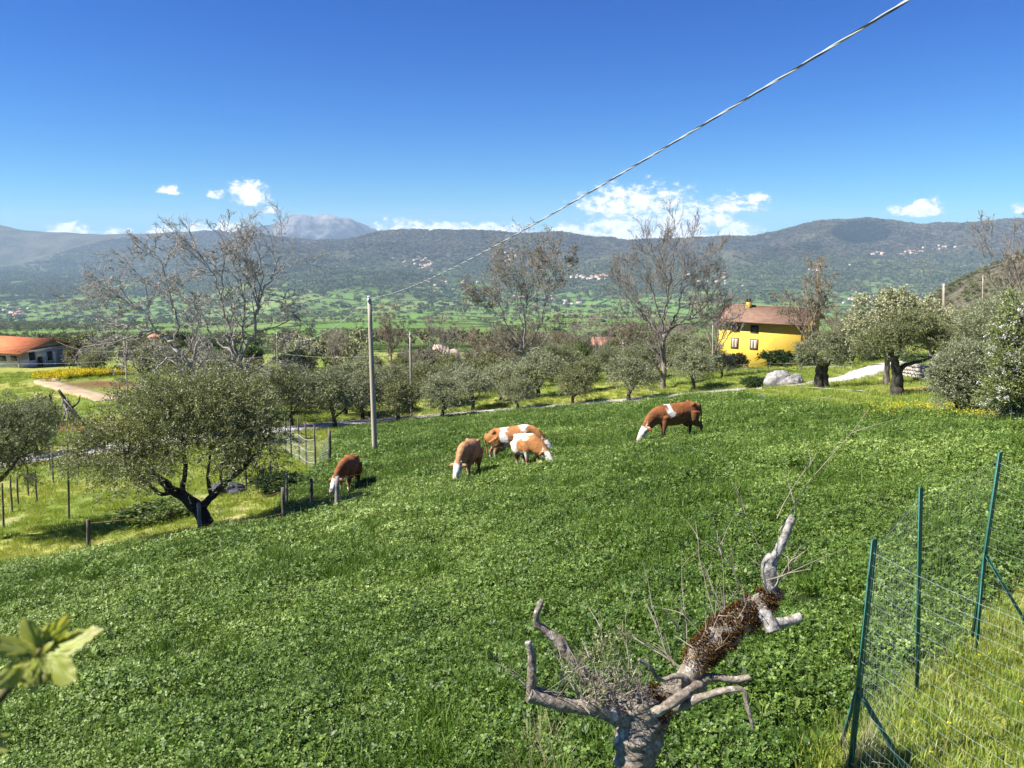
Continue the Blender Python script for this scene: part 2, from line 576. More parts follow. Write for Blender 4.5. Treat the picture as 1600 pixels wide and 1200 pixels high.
M_green = leaf_mat('fresh_leaf', [(0.0, (0.05, 0.10, 0.015)), (0.6, (0.12, 0.18, 0.03)), (1.0, (0.22, 0.26, 0.06))], 0.5, 0.3, None, 0.4)
M_dkgreen = leaf_mat('dark_leaf', [(0.0, (0.02, 0.045, 0.01)), (0.6, (0.05, 0.085, 0.02)), (1.0, (0.09, 0.13, 0.03))], 0.5, 0.2, None, 0.35)
M_brownleaf = leaf_mat('budding_leaf', [(0.0, (0.13, 0.10, 0.06)), (0.6, (0.21, 0.17, 0.10)), (1.0, (0.26, 0.25, 0.12))], 0.7, 0.25, (1, 1, 0.7), 0.2)
M_scrub = leaf_mat('scrub_leaf', [(0.0, (0.09, 0.09, 0.045)), (0.4, (0.16, 0.15, 0.085)), (0.75, (0.23, 0.205, 0.13)), (1.0, (0.17, 0.20, 0.075))], 0.7, 0.2, (1, 1, 0.7), 0.2, inst=0.6)
M_wood_far = leaf_mat('woodland_leaf', [(0.0, (0.07, 0.10, 0.036)), (0.3, (0.13, 0.155, 0.065)), (0.6, (0.22, 0.20, 0.12)), (0.8, (0.24, 0.245, 0.11)), (1.0, (0.19, 0.26, 0.08))], 0.8, 0.15, (1, 1, 0.7), 0.15, inst=0.75)
M_clover = leaf_mat('clover_leaf', [(0.0, (0.022, 0.052, 0.007)), (0.35, (0.062, 0.118, 0.015)), (0.7, (0.145, 0.222, 0.034)), (1.0, (0.34, 0.43, 0.13))], 0.5, 0.17, (1.35, 1.25, 0.45), 0.28, inst=0.3, patch=(0.16, 1.1))
M_grass = leaf_mat('field_grass', [(0.0, (0.042, 0.090, 0.009)), (0.6, (0.088, 0.168, 0.017)), (1.0, (0.18, 0.27, 0.048))], 0.5, 0.22, (1.25, 1.2, 0.4), 0.3, inst=0.35)
M_grass_y = leaf_mat('bank_grass', [(0.0, (0.12, 0.20, 0.025)), (0.4, (0.23, 0.32, 0.045)), (0.75, (0.36, 0.40, 0.08)), (1.0, (0.50, 0.47, 0.20))], 0.5, 0.35, (1.2, 1.1, 0.4), 0.4, inst=0.4, patch=(0.35, 0.9))
M_flower_y = leaf_mat('yellow_flower', [(0.0, (0.45, 0.40, 0.02)), (1.0, (0.75, 0.62, 0.03))], 0.6, 0.25, (1, 1, 0.6), 0.2)
M_post = surf_mat('weathered_post', (0.20, 0.175, 0.15), (0.07, 0.06, 0.052), 3, 0.9, 0.6, 14, stretch=(6, 6, 0.6), spec=0.15)
M_post_pale = surf_mat('grey_post', (0.36, 0.34, 0.31), (0.17, 0.155, 0.14), 3, 0.9, 0.6, 14, stretch=(6, 6, 0.6), spec=0.15)
M_pole = surf_mat('pole_wood', (0.50, 0.43, 0.34), (0.34, 0.29, 0.23), 2, 0.85, 0.4, 10, stretch=(8, 8, 0.4), spec=0.2)
M_wire = surf_mat('grey_wire', (0.55, 0.56, 0.56), (0.42, 0.42, 0.42), 8, 0.5, 0.0)
M_rope = surf_mat('white_rope', (0.62, 0.60, 0.55), (0.42, 0.40, 0.36), 8, 0.8, 0.0)
M_cord = surf_mat('cord', (0.38, 0.17, 0.11), (0.22, 0.10, 0.07), 8, 0.8, 0.0)
M_rock = surf_mat('limestone', (0.42, 0.405, 0.385), (0.15, 0.143, 0.135), 1.6, 0.92, 0.9, 6, spec=0.15, bdist=0.12)
M_road = surf_mat('road_gravel', (0.54, 0.50, 0.45), (0.40, 0.37, 0.33), 0.9, 0.95, 0.3, 30, spec=0.15)
M_track = surf_mat('dirt_track', (0.43, 0.34, 0.22), (0.28, 0.21, 0.13), 0.7, 0.95, 0.3, 20, spec=0.1)
M_black = surf_mat('black_strand', (0.045, 0.045, 0.05), (0.03, 0.03, 0.03), 8, 0.45, 0.0)

# ------------------------------------------------------------------ ground sheet
def inside_poly(x, y, poly):
    poly = np.asarray(poly)
    c = np.zeros(np.shape(x), bool)
    j = len(poly) - 1
    for i in range(len(poly)):
        xi, yi = poly[i]; xj, yj = poly[j]
        cond = ((yi > y) != (yj > y)) & (x < (xj - xi) * (y - yi) / (yj - yi + 1e-12) + xi)
        c ^= cond
        j = i
    return c

_field_px = [(-260, 905), (0, 893), (140, 868), (312, 836), (430, 818), (442, 792), (470, 752), (505, 738), (516, 700), (540, 671), (700, 653), (900, 638), (1060, 627),
             (1160, 621), (1230, 634), (1330, 645), (1440, 650), (1560, 662), (1680, 676)]
FIELD = [tuple(p[:2]) for p in gpts(_field_px)]
FIELD += [(13.0, 16.0), (9.0, 10.5), (5.3, 7.6), (3.55, 6.1), (2.5, 5.3), (1.75, 4.5), (1.5, 2.0), (-10.0, 2.0)]
FIELD = np.array(FIELD)
ROAD_C = gpts([(-150, 735), (20, 719), (150, 704), (300, 685), (440, 672), (520, 664), (610, 656)])
ROAD_C = np.vstack([ROAD_C, gpts([(700, 649.5), (800, 641.5), (900, 633.5), (990, 626), (1060, 619.5), (1130, 613), (1200, 607), (1270, 601), (1320, 592), (1350, 584), (1376, 574)])])
_re = ROAD_C[-1]
ROAD_C = np.vstack([ROAD_C, [(_re[0] + 6, _re[1] + 8, 0), (_re[0] + 16, _re[1] + 14, 0), (_re[0] + 30, _re[1] + 20, 0)]])
TRACK_C = gpts([(128, 578), (108, 584), (88, 590), (72, 596), (88, 602), (112, 609), (145, 617)])
TRACK_C = np.vstack([TRACK_C, gpts([(170, 626)])])

def dist_to_line(x, y, C):
    best = np.full(np.shape(x), 1e9)
    for a, b in zip(C[:-1], C[1:]):
        dx, dy = b[0] - a[0], b[1] - a[1]
        t = np.clip(((x - a[0]) * dx + (y - a[1]) * dy) / (dx * dx + dy * dy + 1e-9), 0, 1)
        best = np.minimum(best, np.hypot(x - a[0] - t * dx, y - a[1] - t * dy))
    return best
ROAD_S = resample(ROAD_C, 90)
TRACK_S = resample(TRACK_C, 40)

NA, ND = 330, 430
azs = np.linspace(R(-72), R(72), NA)
DMIN, DMAX = 1.2, 13500.0
ds = np.exp(np.linspace(math.log(DMIN), math.log(DMAX), ND))
AZ, DD = np.meshgrid(azs, ds, indexing='ij')
GX, GY = np.sin(AZ) * DD, np.cos(AZ) * DD
GZ = H(GX, GY)
near_r = dist_to_line(GX, GY, ROAD_S)
GZ = np.where((DD < 200) & (near_r < 2.6), GZ - 0.05, GZ)
def hummocks(x, y):
    return 0.05 * fbm(x / 0.9, y / 0.9, 3, 3) + 0.07 * fbm(x / 4.0, y / 4.0, 2, 5)
small = hummocks(GX, GY)
GZ = GZ + np.where((DD < 160) & (near_r > 2.6), small, 0)
KSPLIT = int(np.argmin(np.abs(ds - 185)))

def grid_quads(na, nd):
    i, j = np.meshgrid(np.arange(na - 1), np.arange(nd - 1), indexing='ij')
    b = i * nd + j
    return np.stack([b, b + nd, b + nd + 1, b + 1], -1).reshape(-1, 4)[:, ::-1]

fieldm = inside_poly(GX, GY, FIELD) & (DD < 120)
cg = np.zeros(GX.shape + (3,))
n_a = fbm(GX / 6, GY / 6, 4, 41); n_b = fbm(GX / 1.4, GY / 1.4, 4, 47)
lawn = np.array([0.16, 0.22, 0.04]); dry = np.array([0.50, 0.42, 0.24]); yel = np.array([0.32, 0.32, 0.08]); soil = np.array([0.13, 0.085, 0.05])
cg[:] = lawn
w = sstep(-0.2, 0.5, n_a)[..., None]
cg = cg * (1 - w) + yel * w
w = (sstep(0.15, 0.6, n_b) * sstep(-0.3, 0.3, n_a) * 0.75 * (0.25 + 0.75 * sstep(-2, -8, GX) * sstep(60, 30, GY)))[..., None]
cg = cg * (1 - w) + dry * w
w = (np.exp(-((near_r - 2.0) / 1.3) ** 2) * 0.5)[..., None]
cg = cg * (1 - w) + dry * w
cg[fieldm] = (0.022, 0.036, 0.009)
# bare reddish soil patches: by the garden left of the walnut, and under the retaining wall on the right
for (px, py, ra, rb, col) in [(168, 600, 5.0, 3.5, (0.17, 0.085, 0.045)), (115, 668, 5.0, 1.6, (0.22, 0.09, 0.045)), (1437, 607, 1.7, 1.0, (0.36, 0.17, 0.08)), (1245, 613, 0.0001, 0.0001, (0, 0, 0))]:
    c = gpt(px, py)
    w = np.clip(1.25 - ((GX - c[0]) / ra) ** 2 - ((GY - c[1]) / rb) ** 2 + 0.6 * n_b, 0, 1)[..., None]
    cg = cg * (1 - w) + np.array(col) * w

m, t, out = new_mat('ground_soil_grass')
ca = t.n('ShaderNodeVertexColor', layer_name='tint')
g = t.n('ShaderNodeNewGeometry')
nn = t.noise(g.outputs['Position'], 2.2, 7.0, 0.7)
c = t.mix(1.0, ca.outputs[0], t.ramp(nn, [(0.3, (0.5, 0.5, 0.5)), (0.7, (1.3, 1.3, 1.3))]), 'MULTIPLY')
p = t.n('ShaderNodeBsdfPrincipled'); p.inputs['Roughness'].default_value = 0.95; p.inputs['Specular IOR Level'].default_value = 0.1
t.link(c, p.inputs['Base Color'])
b = t.n('ShaderNodeBump'); b.inputs['Strength'].default_value = 0.8; b.inputs['Distance'].default_value = 0.08
t.link(t.noise(g.outputs['Position'], 9.0, 6.0, 0.7), b.inputs['Height']); t.link(b.outputs[0], p.inputs['Normal'])
t.link(p.outputs[0], out.inputs[0])
V = np.stack([GX, GY, GZ], -1)
kn = KSPLIT + 1
gr = mesh_np('ground', V[:, :kn].reshape(-1, 3), grid_quads(NA, kn), mat=m, smooth=True, colors={'tint': cg[:, :kn].reshape(-1, 3)})
tag(gr, 'grassy hillside ground below the viewpoint', None, kind='structure')

# ---- the hills and the valley floor
Vh = V[:, KSPLIT:].copy()
hx, hy, hz = Vh[..., 0], Vh[..., 1], Vh[..., 2]
hpx = 800 + F * hx / (hy * CP_ - hz * SP_)
hs = hz / np.maximum(hy, 1e-6)
hpy = 600 - F * np.tan(np.arctan(hs) + PITCH)
dist = np.hypot(hx, hy)
wood = sstep(478, 428, hpy + 34 * fbm(hx / 420, hy / 420, 4, 61)) * sstep(1200, 2500, dist)
wood = np.maximum(wood, sstep(420, 260, dist) * 0.7)
high = sstep(455, 385, hpy + 14 * fbm(hx / 700, hy / 700, 3, 67))
pine = np.clip(1.6 - ((hpx - 1345) / 46) ** 2 - ((hpy - 364) / 17) ** 2 + 0.9 * fbm(hx / 120, hy / 120, 3, 71), 0, 1) * (dist > 4000)
pine = np.maximum(pine, np.clip(1.2 - ((hpx - 1262) / 28) ** 2 - ((hpy - 387) / 9) ** 2 + 1.2 * fbm(hx / 120, hy / 120, 3, 73), 0, 1) * (dist > 3500) * 0.7)
scrub = sstep(1385, 1430, hpx) * sstep(250, 300, dist) * sstep(900, 700, dist)
m, t, out = new_mat('hills_woods_fields')
g = t.n('ShaderNodeNewGeometry'); pos = g.outputs['Position']
def at_(nm):
    a = t.n('ShaderNodeAttribute', attribute_name=nm); return a.outputs['Fac']
mp = t.n('ShaderNodeMapping'); t.link(pos, mp.inputs[0]); mp.inputs['Scale'].default_value = (1, 0.55, 0)
vor = t.n('ShaderNodeTexVoronoi'); t.link(mp.outputs[0], vor.inputs['Vector']); vor.inputs['Scale'].default_value = 1 / 240.0
cells = t.ramp(vor.outputs['Color'], [(0.0, (0.085, 0.185, 0.035)), (0.3, (0.15, 0.26, 0.06)), (0.5, (0.12, 0.18, 0.055)), (0.7, (0.21, 0.26, 0.09)), (1.0, (0.09, 0.21, 0.04))])
vd = t.n('ShaderNodeTexVoronoi', feature='DISTANCE_TO_EDGE'); t.link(mp.outputs[0], vd.inputs['Vector']); vd.inputs['Scale'].default_value = 1 / 240.0
hedge = t.math('SUBTRACT', 1.0, t.maprange(t.math('ADD', vd.outputs['Distance'], t.math('MULTIPLY', t.noise(pos, 1 / 60, 3), 0.08)), 0.055, 0.10))
nf = t.noise(pos, 1 / 26.0, 5, 0.7); nm_ = t.noise(pos, 1 / 240.0, 5, 0.6); nl = t.noise(pos, 1 / 900.0, 4, 0.55)
wlow = t.ramp(t.math('ADD', t.math('MULTIPLY', nf, 0.55), t.math('MULTIPLY', nm_, 0.45)), [(0.36, (0.014, 0.024, 0.010)), (0.46, (0.045, 0.068, 0.024)), (0.55, (0.075, 0.10, 0.036)), (0.66, (0.13, 0.17, 0.06))])
whigh = t.ramp(t.math('ADD', t.math('MULTIPLY', nf, 0.5), t.math('MULTIPLY', nm_, 0.5)), [(0.36, (0.022, 0.022, 0.016)), (0.46, (0.06, 0.054, 0.036)), (0.56, (0.10, 0.088, 0.060)), (0.68, (0.14, 0.145, 0.075))])
hi = t.math('ADD', at_('high'), t.math('MULTIPLY', t.math('SUBTRACT', nl, 0.5), 0.9), clamp=True)
wcol = t.mix(hi, wlow, whigh)
fmask = t.math('SUBTRACT', t.math('SUBTRACT', 1.0, at_('wood')), t.math('MULTIPLY', hedge, 0.75), clamp=True)
glade = t.math('MULTIPLY', t.maprange(t.noise(pos, 1 / 330.0, 4, 0.6), 0.58, 0.66), t.math('SUBTRACT', 0.8, at_('high'), clamp=True))
fmask = t.math('MAXIMUM', fmask, t.math('MULTIPLY', glade, 0.55))
fcol = t.mix(0.35, cells, t.ramp(nf, [(0.3, (0.04, 0.08, 0.02)), (0.7, (0.14, 0.20, 0.06))]))
col = t.mix(fmask, wcol, fcol)
col = t.mix(at_('pine'), col, t.ramp(nf, [(0.35, (0.010, 0.018, 0.014)), (0.7, (0.03, 0.042, 0.028))]))
scol = t.ramp(t.math('ADD', t.math('MULTIPLY', t.noise(pos, 1 / 5.0, 5, 0.7), 0.6), t.math('MULTIPLY', t.noise(pos, 1 / 40.0, 4, 0.6), 0.4)), [(0.3, (0.05, 0.055, 0.03)), (0.5, (0.13, 0.12, 0.08)), (0.66, (0.24, 0.22, 0.18)), (0.78, (0.33, 0.31, 0.28))])
col = t.mix(at_('scrub'), col, scol)
p = t.n('ShaderNodeBsdfPrincipled'); p.inputs['Roughness'].default_value = 1.0; p.inputs['Specular IOR Level'].default_value = 0.0
t.link(col, p.inputs['Base Color'])
b = t.n('ShaderNodeBump'); b.inputs['Strength'].default_value = 1.0; b.inputs['Distance'].default_value = 30.0
t.link(t.math('MULTIPLY', t.math('ADD', t.noise(pos, 1 / 34.0, 5, 0.7), t.noise(pos, 1 / 130.0, 4, 0.6)), t.math('MULTIPLY_ADD', fmask, -0.8, 1.0)), b.inputs['Height']); t.link(b.outputs[0], p.inputs['Normal'])
t.link(p.outputs[0], out.inputs[0])
hl = mesh_np('hills', Vh.reshape(-1, 3), grid_quads(NA, ND - KSPLIT), mat=m, smooth=True,
             colors={'wood': wood.ravel(), 'high': high.ravel(), 'pine': pine.ravel(), 'scrub': scrub.ravel()})
tag(hl, 'valley floor of green fields rising to a long wooded ridge', None, kind='structure')

# ---- the high bare mountain behind the ridge
MT = np.array([(330, 385), (370, 369), (400, 359), (425, 353), (445, 344), (460, 335), (475, 334), (490, 338), (502, 336), (513, 335), (530, 342), (545, 343), (560, 347), (575, 354), (590, 364), (620, 385)], float)
mpx = np.linspace(330, 622, 190); md = np.linspace(10800, 15600, 120)
MP, MD = np.meshgrid(mpx, md, indexing='ij')
MX = (MP - 800) * CP_ / F * MD
crest = slope_of(np.interp(MP, MT[:, 0], MT[:, 1])) * 13200.0
foot = slope_of(392.0) * 10800
rel = 1 - np.abs(MD - 13200) / 2400.0
spur = 1 - np.abs(fbm(MX / 1250, MD / 1900, 4, 83)) * 2.0
MZ = foot + (crest - foot) * np.clip(rel, 0, 1) ** 0.8 + 520 * (spur - 0.6) * np.sin(np.pi * np.clip(rel, 0, 1)) * sstep(0, 0.3, rel) * 0.75
MZ = np.where(rel > 0.97, crest, MZ) + 16 * fbm(MX / 260, MD / 260, 3, 87)
m, t, out = new_mat('mountain_rock')
g = t.n('ShaderNodeNewGeometry'); pos = g.outputs['Position']
sep = t.n('ShaderNodeSeparateXYZ'); t.link(pos, sep.inputs[0])
nz = t.noise(pos, 1 / 620.0, 6, 0.6)
k = t.math('ADD', t.maprange(sep.outputs[2], -150, 420, 0.2, 0.8, smooth=False), t.math('MULTIPLY', t.math('SUBTRACT', nz, 0.5), 2.6), clamp=True)
c = t.ramp(k, [(0.35, (0.014, 0.019, 0.022)), (0.5, (0.06, 0.062, 0.064)), (0.66, (0.15, 0.145, 0.14)), (0.95, (0.22, 0.21, 0.205))])
p = t.n('ShaderNodeBsdfPrincipled'); p.inputs['Roughness'].default_value = 1.0; p.inputs['Specular IOR Level'].default_value = 0.0
t.link(c, p.inputs['Base Color'])
b = t.n('ShaderNodeBump'); b.inputs['Strength'].default_value = 0.9; b.inputs['Distance'].default_value = 90.0
t.link(t.noise(pos, 1 / 350.0, 6, 0.65), b.inputs['Height']); t.link(b.outputs[0], p.inputs['Normal'])
t.link(p.outputs[0], out.inputs[0])
mo = mesh_np('mountain', np.stack([MX, MD, MZ], -1).reshape(-1, 3), grid_quads(190, 120), mat=m, smooth=True)
tag(mo, 'bare rocky mountain peak rising behind the wooded ridge', None, kind='structure')

# ---- roads
def ribbon(name, C, w, mat, lift, label):
    C = np.asarray(C)
    tg = unit(np.gradient(C[:, :2], axis=0)); nr = np.stack([-tg[:, 1], tg[:, 0]], -1)
    offs = np.array([-0.5, -0.46, -0.15, 0.15, 0.46, 0.5]) * w
    wob = 1 + 0.12 * fbm(np.arange(len(C)) / 4.0, np.zeros(len(C)), 3, 5)
    P = C[:, None, :2] + nr[:, None, :] * offs[None, :, None] * wob[:, None, None]
    Z = H(P[..., 0], P[..., 1]) + lift
    Z[:, 0] -= lift + 0.25; Z[:, -1] -= lift + 0.25
    V = np.concatenate([P, Z[..., None]], -1)
    o = mesh_np(name, V.reshape(-1, 3), grid_quads(len(C), 6), mat=mat, smooth=True)
    return tag(o, label, None, kind='structure')
ribbon('road', resample(ROAD_C, 220), 3.3, M_road, 0.07, 'pale country road along the far edge of the clover field')
ribbon('dirt_track', resample(TRACK_C, 80), 2.7, M_track, 0.09, 'sandy dirt track curving up to the barn')

# ------------------------------------------------------------------ scattered ground cover (uncountable stuff)
HID = bpy.data.collections.new('cover_sources')            # sources only, not linked to the scene

def scatter(name, P, rz, scl, sources, label, tilt=None):
    """one stuff object: points carrying small plant patches"""
    P = np.asarray(P, np.float32)
    me = bpy.data.meshes.new(name)
    me.vertices.add(len(P)); me.vertices.foreach_set('co', P.ravel())
    a = me.attributes.new('rot', 'FLOAT_VECTOR', 'POINT')
    rot = np.zeros((len(P), 3), np.float32); rot[:, 2] = rz
    if tilt is not None: rot[:, :2] = tilt
    a.data.foreach_set('vector', rot.ravel())
    a = me.attributes.new('scl', 'FLOAT', 'POINT'); a.data.foreach_set('value', np.asarray(scl, np.float32))
    a = me.attributes.new('pick', 'INT', 'POINT'); a.data.foreach_set('value', (np.arange(len(P)) * 7919 % len(sources)).astype(np.int32))
    o = bpy.data.objects.new(name, me); COL.objects.link(o)
    c = bpy.data.collections.new(name + '_sources'); HID.children.link(c)
    for s in sources: c.objects.link(s)
    ng = bpy.data.node_groups.new(name + '_cover', 'GeometryNodeTree')
    ng.interface.new_socket('Geometry', in_out='INPUT', socket_type='NodeSocketGeometry')
    ng.interface.new_socket('Geometry', in_out='OUTPUT', socket_type='NodeSocketGeometry')
    N = ng.nodes.new; L = ng.links.new
    gi, go = N('NodeGroupInput'), N('NodeGroupOutput')
    ip = N('GeometryNodeInstanceOnPoints'); ci = N('GeometryNodeCollectionInfo')
    ci.inputs['Collection'].default_value = c
    ci.inputs['Separate Children'].default_value = True; ci.inputs['Reset Children'].default_value = True
    ip.inputs['Pick Instance'].default_value = True
    def attr(nm, ty):
        n = N('GeometryNodeInputNamedAttribute'); n.data_type = ty; n.inputs['Name'].default_value = nm
        return [s for s in n.outputs if s.enabled and s.name == 'Attribute'][0]
    L(gi.outputs[0], ip.inputs['Points']); L(ci.outputs[0], ip.inputs['Instance'])
    L(attr('pick', 'INT'), ip.inputs['Instance Index']); L(attr('rot', 'FLOAT_VECTOR'), ip.inputs['Rotation']); L(attr('scl', 'FLOAT'), ip.inputs['Scale'])
    L(ip.outputs[0], go.inputs[0])
    md = o.modifiers.new('cover', 'NODES'); md.node_group = ng
    return tag(o, label, None, kind='stuff')

def clover_patch(seed, n_leaf=150, rad=0.29, hgt=0.24, size=0.020):
    rg = np.random.default_rng(seed); g = Geo()
    r = rad * np.sqrt(rg.random(n_leaf)); a = rg.random(n_leaf) * 6.283
    C = np.stack([r * np.cos(a), r * np.sin(a), hgt * (0.45 + 0.55 * rg.random(n_leaf)) * (1 - 0.35 * (r / rad) ** 2)], -1)
    nrm = unit(np.stack([rg.normal(0, 0.55, n_leaf), rg.normal(0, 0.55, n_leaf), np.ones(n_leaf)], -1))
    t0 = unit(np.cross(nrm, rand_unit(n_leaf, rg)))
    b0 = np.cross(nrm, t0)
    s = size * (0.7 + 0.7 * rg.random(n_leaf))
    for k in range(3):
        th = k * 2.094
        D = unit(t0 * math.cos(th) + b0 * math.sin(th) + nrm * 0.12); S = np.cross(nrm, D)
        # wide obovate leaflet
        P = C
        V = np.stack([P, P + D * (s * 0.62)[:, None] + S * (s * 0.52)[:, None], P + D * (s * 1.28)[:, None], P + D * (s * 0.62)[:, None] - S * (s * 0.52)[:, None]], 1).reshape(-1, 3)
        g.add(V, np.arange(len(V)).reshape(-1, 4))
    # a few stems and grass blades between
    m = 14
    bp = np.stack([rg.normal(0, rad * .5, m), rg.normal(0, rad * .5, m), np.zeros(m)], -1)
    lean = np.stack([rg.normal(0, .4, m), rg.normal(0, .4, m), np.ones(m)], -1)
    g.leaves(bp, unit(lean), unit(np.cross(lean, rand_unit(m, rg))), hgt * (1.0 + 0.5 * rg.random(m)), np.full(m, .008))
    o = g.build('clover_patch', M_clover, link=False)
    return o

def grass_patch(seed, n=70, rad=0.16, hgt=0.30, wid=0.008, mat=None, spread=0.45, flowers=0, fsize=.016):
    rg = np.random.default_rng(seed); g = Geo()
    r = rad * np.sqrt(rg.random(n)); a = rg.random(n) * 6.283
    P = np.stack([r * np.cos(a), r * np.sin(a), np.zeros(n)], -1)
    L = hgt * (0.5 + 0.7 * rg.random(n))
    out = np.stack([np.cos(a), np.sin(a), np.zeros(n)], -1) * spread * rg.random((n, 1)) + rg.normal(0, 0.22, (n, 3)) * [1, 1, 0]
    d1 = unit(out * 0.6 + [0, 0, 1]); d2 = unit(out * 1.6 + [0, 0, 0.7])
    S = unit(np.cross(d1, rand_unit(n, rg)))
    w = wid * (0.6 + 0.8 * rg.random(n))[:, None]
    mid = P + d1 * (L * 0.6)[:, None]; tip = mid + d2 * (L * 0.5)[:, None]
    V = np.stack([P - S * w * .5, P + S * w * .5, mid + S * w * .45, mid - S * w * .45, tip], 1).reshape(-1, 3)
    b = np.arange(n) * 5
    g.add(V, np.stack([b, b + 1, b + 2, b + 3], -1), np.stack([b + 3, b + 2, b + 4], -1))
    if flowers:
        C = np.stack([rg.normal(0, rad * .6, flowers), rg.normal(0, rad * .6, flowers), hgt * (0.6 + 0.6 * rg.random(flowers))], -1)
        for k in range(3):
            D = rand_unit(flowers, rg)
            g.leaves(C, D, unit(np.cross(D, rand_unit(flowers, rg))), np.full(flowers, fsize), np.full(flowers, fsize * .9), m=1)
    return g.build('grass_patch', link=False, mats=[mat, M_flower_y])

CLOVER_SRC = [clover_patch(100 + i) for i in range(6)]
GRASS_SRC = [grass_patch(200 + i, mat=M_grass) for i in range(4)]
BANK_SRC = [grass_patch(300 + i, n=80, rad=0.2, hgt=0.13, mat=M_grass_y, flowers=(2 if i == 1 else 0)) for i in range(4)]

def weed_patch(seed, mat):
    rg = np.random.default_rng(seed); g = Geo(); n = 26
    a = rg.random(n) * 6.283; P = np.stack([.05 * np.cos(a), .05 * np.sin(a), .08 + .10 * rg.random(n)], -1)
    D = unit(np.stack([np.cos(a), np.sin(a), .35 + .8 * rg.random(n)], -1)); S = unit(np.cross(D, [0, 0, 1.0]) + rg.normal(0, .2, (n, 3)))
    L = .10 + .12 * rg.random(n)
    g.leaves(P, D, S, L, L * .42, fold=-.25)
    return g.build('weed_patch', mat, link=False)
WEED_SRC = [weed_patch(380 + i, (M_dkgreen, M_green, M_clover, M_dkgreen)[i]) for i in range(4)]

def view_pts(n, d0, d1, az=0.66, rg=RNG):
    # even but irregular cover: a low-discrepancy sequence with jitter
    i = np.arange(n)
    j = 0.45 / math.sqrt(max(n, 1))
    u = np.mod(0.5 + i * 0.7548776662466927 + rg.normal(0, j, n), 1.0)
    v = np.mod(0.5 + i * 0.5698402909980532 + rg.normal(0, j, n), 1.0)
    d = np.sqrt(u * (d1 ** 2 - d0 ** 2) + d0 ** 2)
    a = (v * 2 - 1) * az
    return np.sin(a) * d, np.cos(a) * d

def lay(x, y, dz=0.0):
    return np.stack([x, y, H(x, y) + dz + np.where(np.hypot(x, y) < 155, hummocks(x, y), 0)], -1)

def field_cover():
    P, S = [], []
    for (d0, d1, dens, sc) in ((2.6, 9, 34, 0.9), (9, 17, 22, 1.05), (17, 32, 13, 1.35), (32, 80, 6.0, 1.9)):
        area = 0.66 * (d1 ** 2 - d0 ** 2)
        n = int(area * dens)
        x, y = view_pts(n, d0, d1, 0.66 if d0 < 17 else 0.62)
        k = inside_poly(x, y, FIELD)
        x, y = x[k], y[k]
        # a little uneven growth
        thin = fbm(x / 1.1, y / 1.1, 3, 91)
        k = RNG.random(len(x)) < np.maximum(0.72, 0.84 + 0.6 * thin)
        x, y, thin = x[k], y[k], thin[k]
        hum = fbm(x / 0.5, y / 0.5, 2, 93)
        P.append(lay(x, y, -0.03)); S.append(sc * np.maximum(0.6, 0.66 + 0.45 * RNG.random(len(x)) + 0.45 * thin + 0.45 * hum))
    P = np.concatenate(P); S = np.concatenate(S)
    scatter('clover', P, RNG.random(len(P)) * 6.283, S, CLOVER_SRC, 'dense low green clover covering the sloping pasture')
    P, S = [], []
    for (d0, d1, dens, sc) in ((2.6, 12, 17, 0.85), (12, 30, 8.5, 1.15), (30, 80, 3.8, 1.7)):
        area = 0.66 * (d1 ** 2 - d0 ** 2)
        x, y = view_pts(int(area * dens), d0, d1)
        k = inside_poly(x, y, FIELD)
        x, y = x[k], y[k]
        n1 = fbm(x / 2.2, y / 2.2, 3, 97)
        edge = sstep(20, 45, np.hypot(x, y)) * 0.35
        k = RNG.random(len(x)) < sstep(-0.1, 0.5, n1) * 1.0 + edge + 0.05
        x, y = x[k], y[k]
        P.append(lay(x, y)); S.append(sc * (0.7 + 0.6 * RNG.random(len(x))))
    P = np.concatenate(P); S = np.concatenate(S)
    scatter('pasture_grass', P, RNG.random(len(P)) * 6.283, S, GRASS_SRC, 'tufts of taller grass growing through the clover')
    # broad-leaved weeds standing out darker or paler among the clover
    x, y = view_pts(5200, 3.0, 45, 0.62)
    k = inside_poly(x, y, FIELD) & (fbm(x / 1.7, y / 1.7, 3, 151) > 0.05)
    x, y = x[k], y[k]
    scatter('broad_weeds', lay(x, y, 0.08), RNG.random(len(x)) * 6.283, 0.28 + 0.30 * RNG.random(len(x)), WEED_SRC, 'rosettes of broad-leaved weeds among the clover')

def bank_cover():
    P, S = [], []
    for (d0, d1, dens, sc) in ((2.2, 9, 60, 0.85), (9, 20, 20, 1.0), (20, 40, 7.5, 1.25), (40, 75, 2.8, 1.7), (75, 130, 0.9, 2.2)):
        area = 0.72 * (d1 ** 2 - d0 ** 2)
        x, y = view_pts(int(area * dens), d0, d1, 0.72)
        k = ~inside_poly(x, y, FIELD)
        k &= dist_to_line(x, y, ROAD_S) > 1.75
        k &= dist_to_line(x, y, TRACK_S) > 1.9
        for (px, py, r) in ((1437, 607, 1.6), (160, 600, 5.0), (115, 668, 2.2)):
            c = gpt(px, py); k &= np.hypot(x - c[0], y - c[1]) > r
        x, y = x[k], y[k]
        bare = fbm(x / 1.4, y / 1.4, 4, 47)
        k = RNG.random(len(x)) < 1.0 - 0.85 * sstep(0.1, 0.5, bare) * sstep(-1, -7, x)
        x, y = x[k], y[k]
        P.append(lay(x, y)); S.append(sc * (0.55 + 0.7 * RNG.random(len(x))))
    P = np.concatenate(P); S = np.concatenate(S)
    scatter('bank_grass', P, RNG.random(len(P)) * 6.283, S, BANK_SRC, 'sunlit yellow-green grass on the banks round the pasture')

field_cover()
bank_cover()

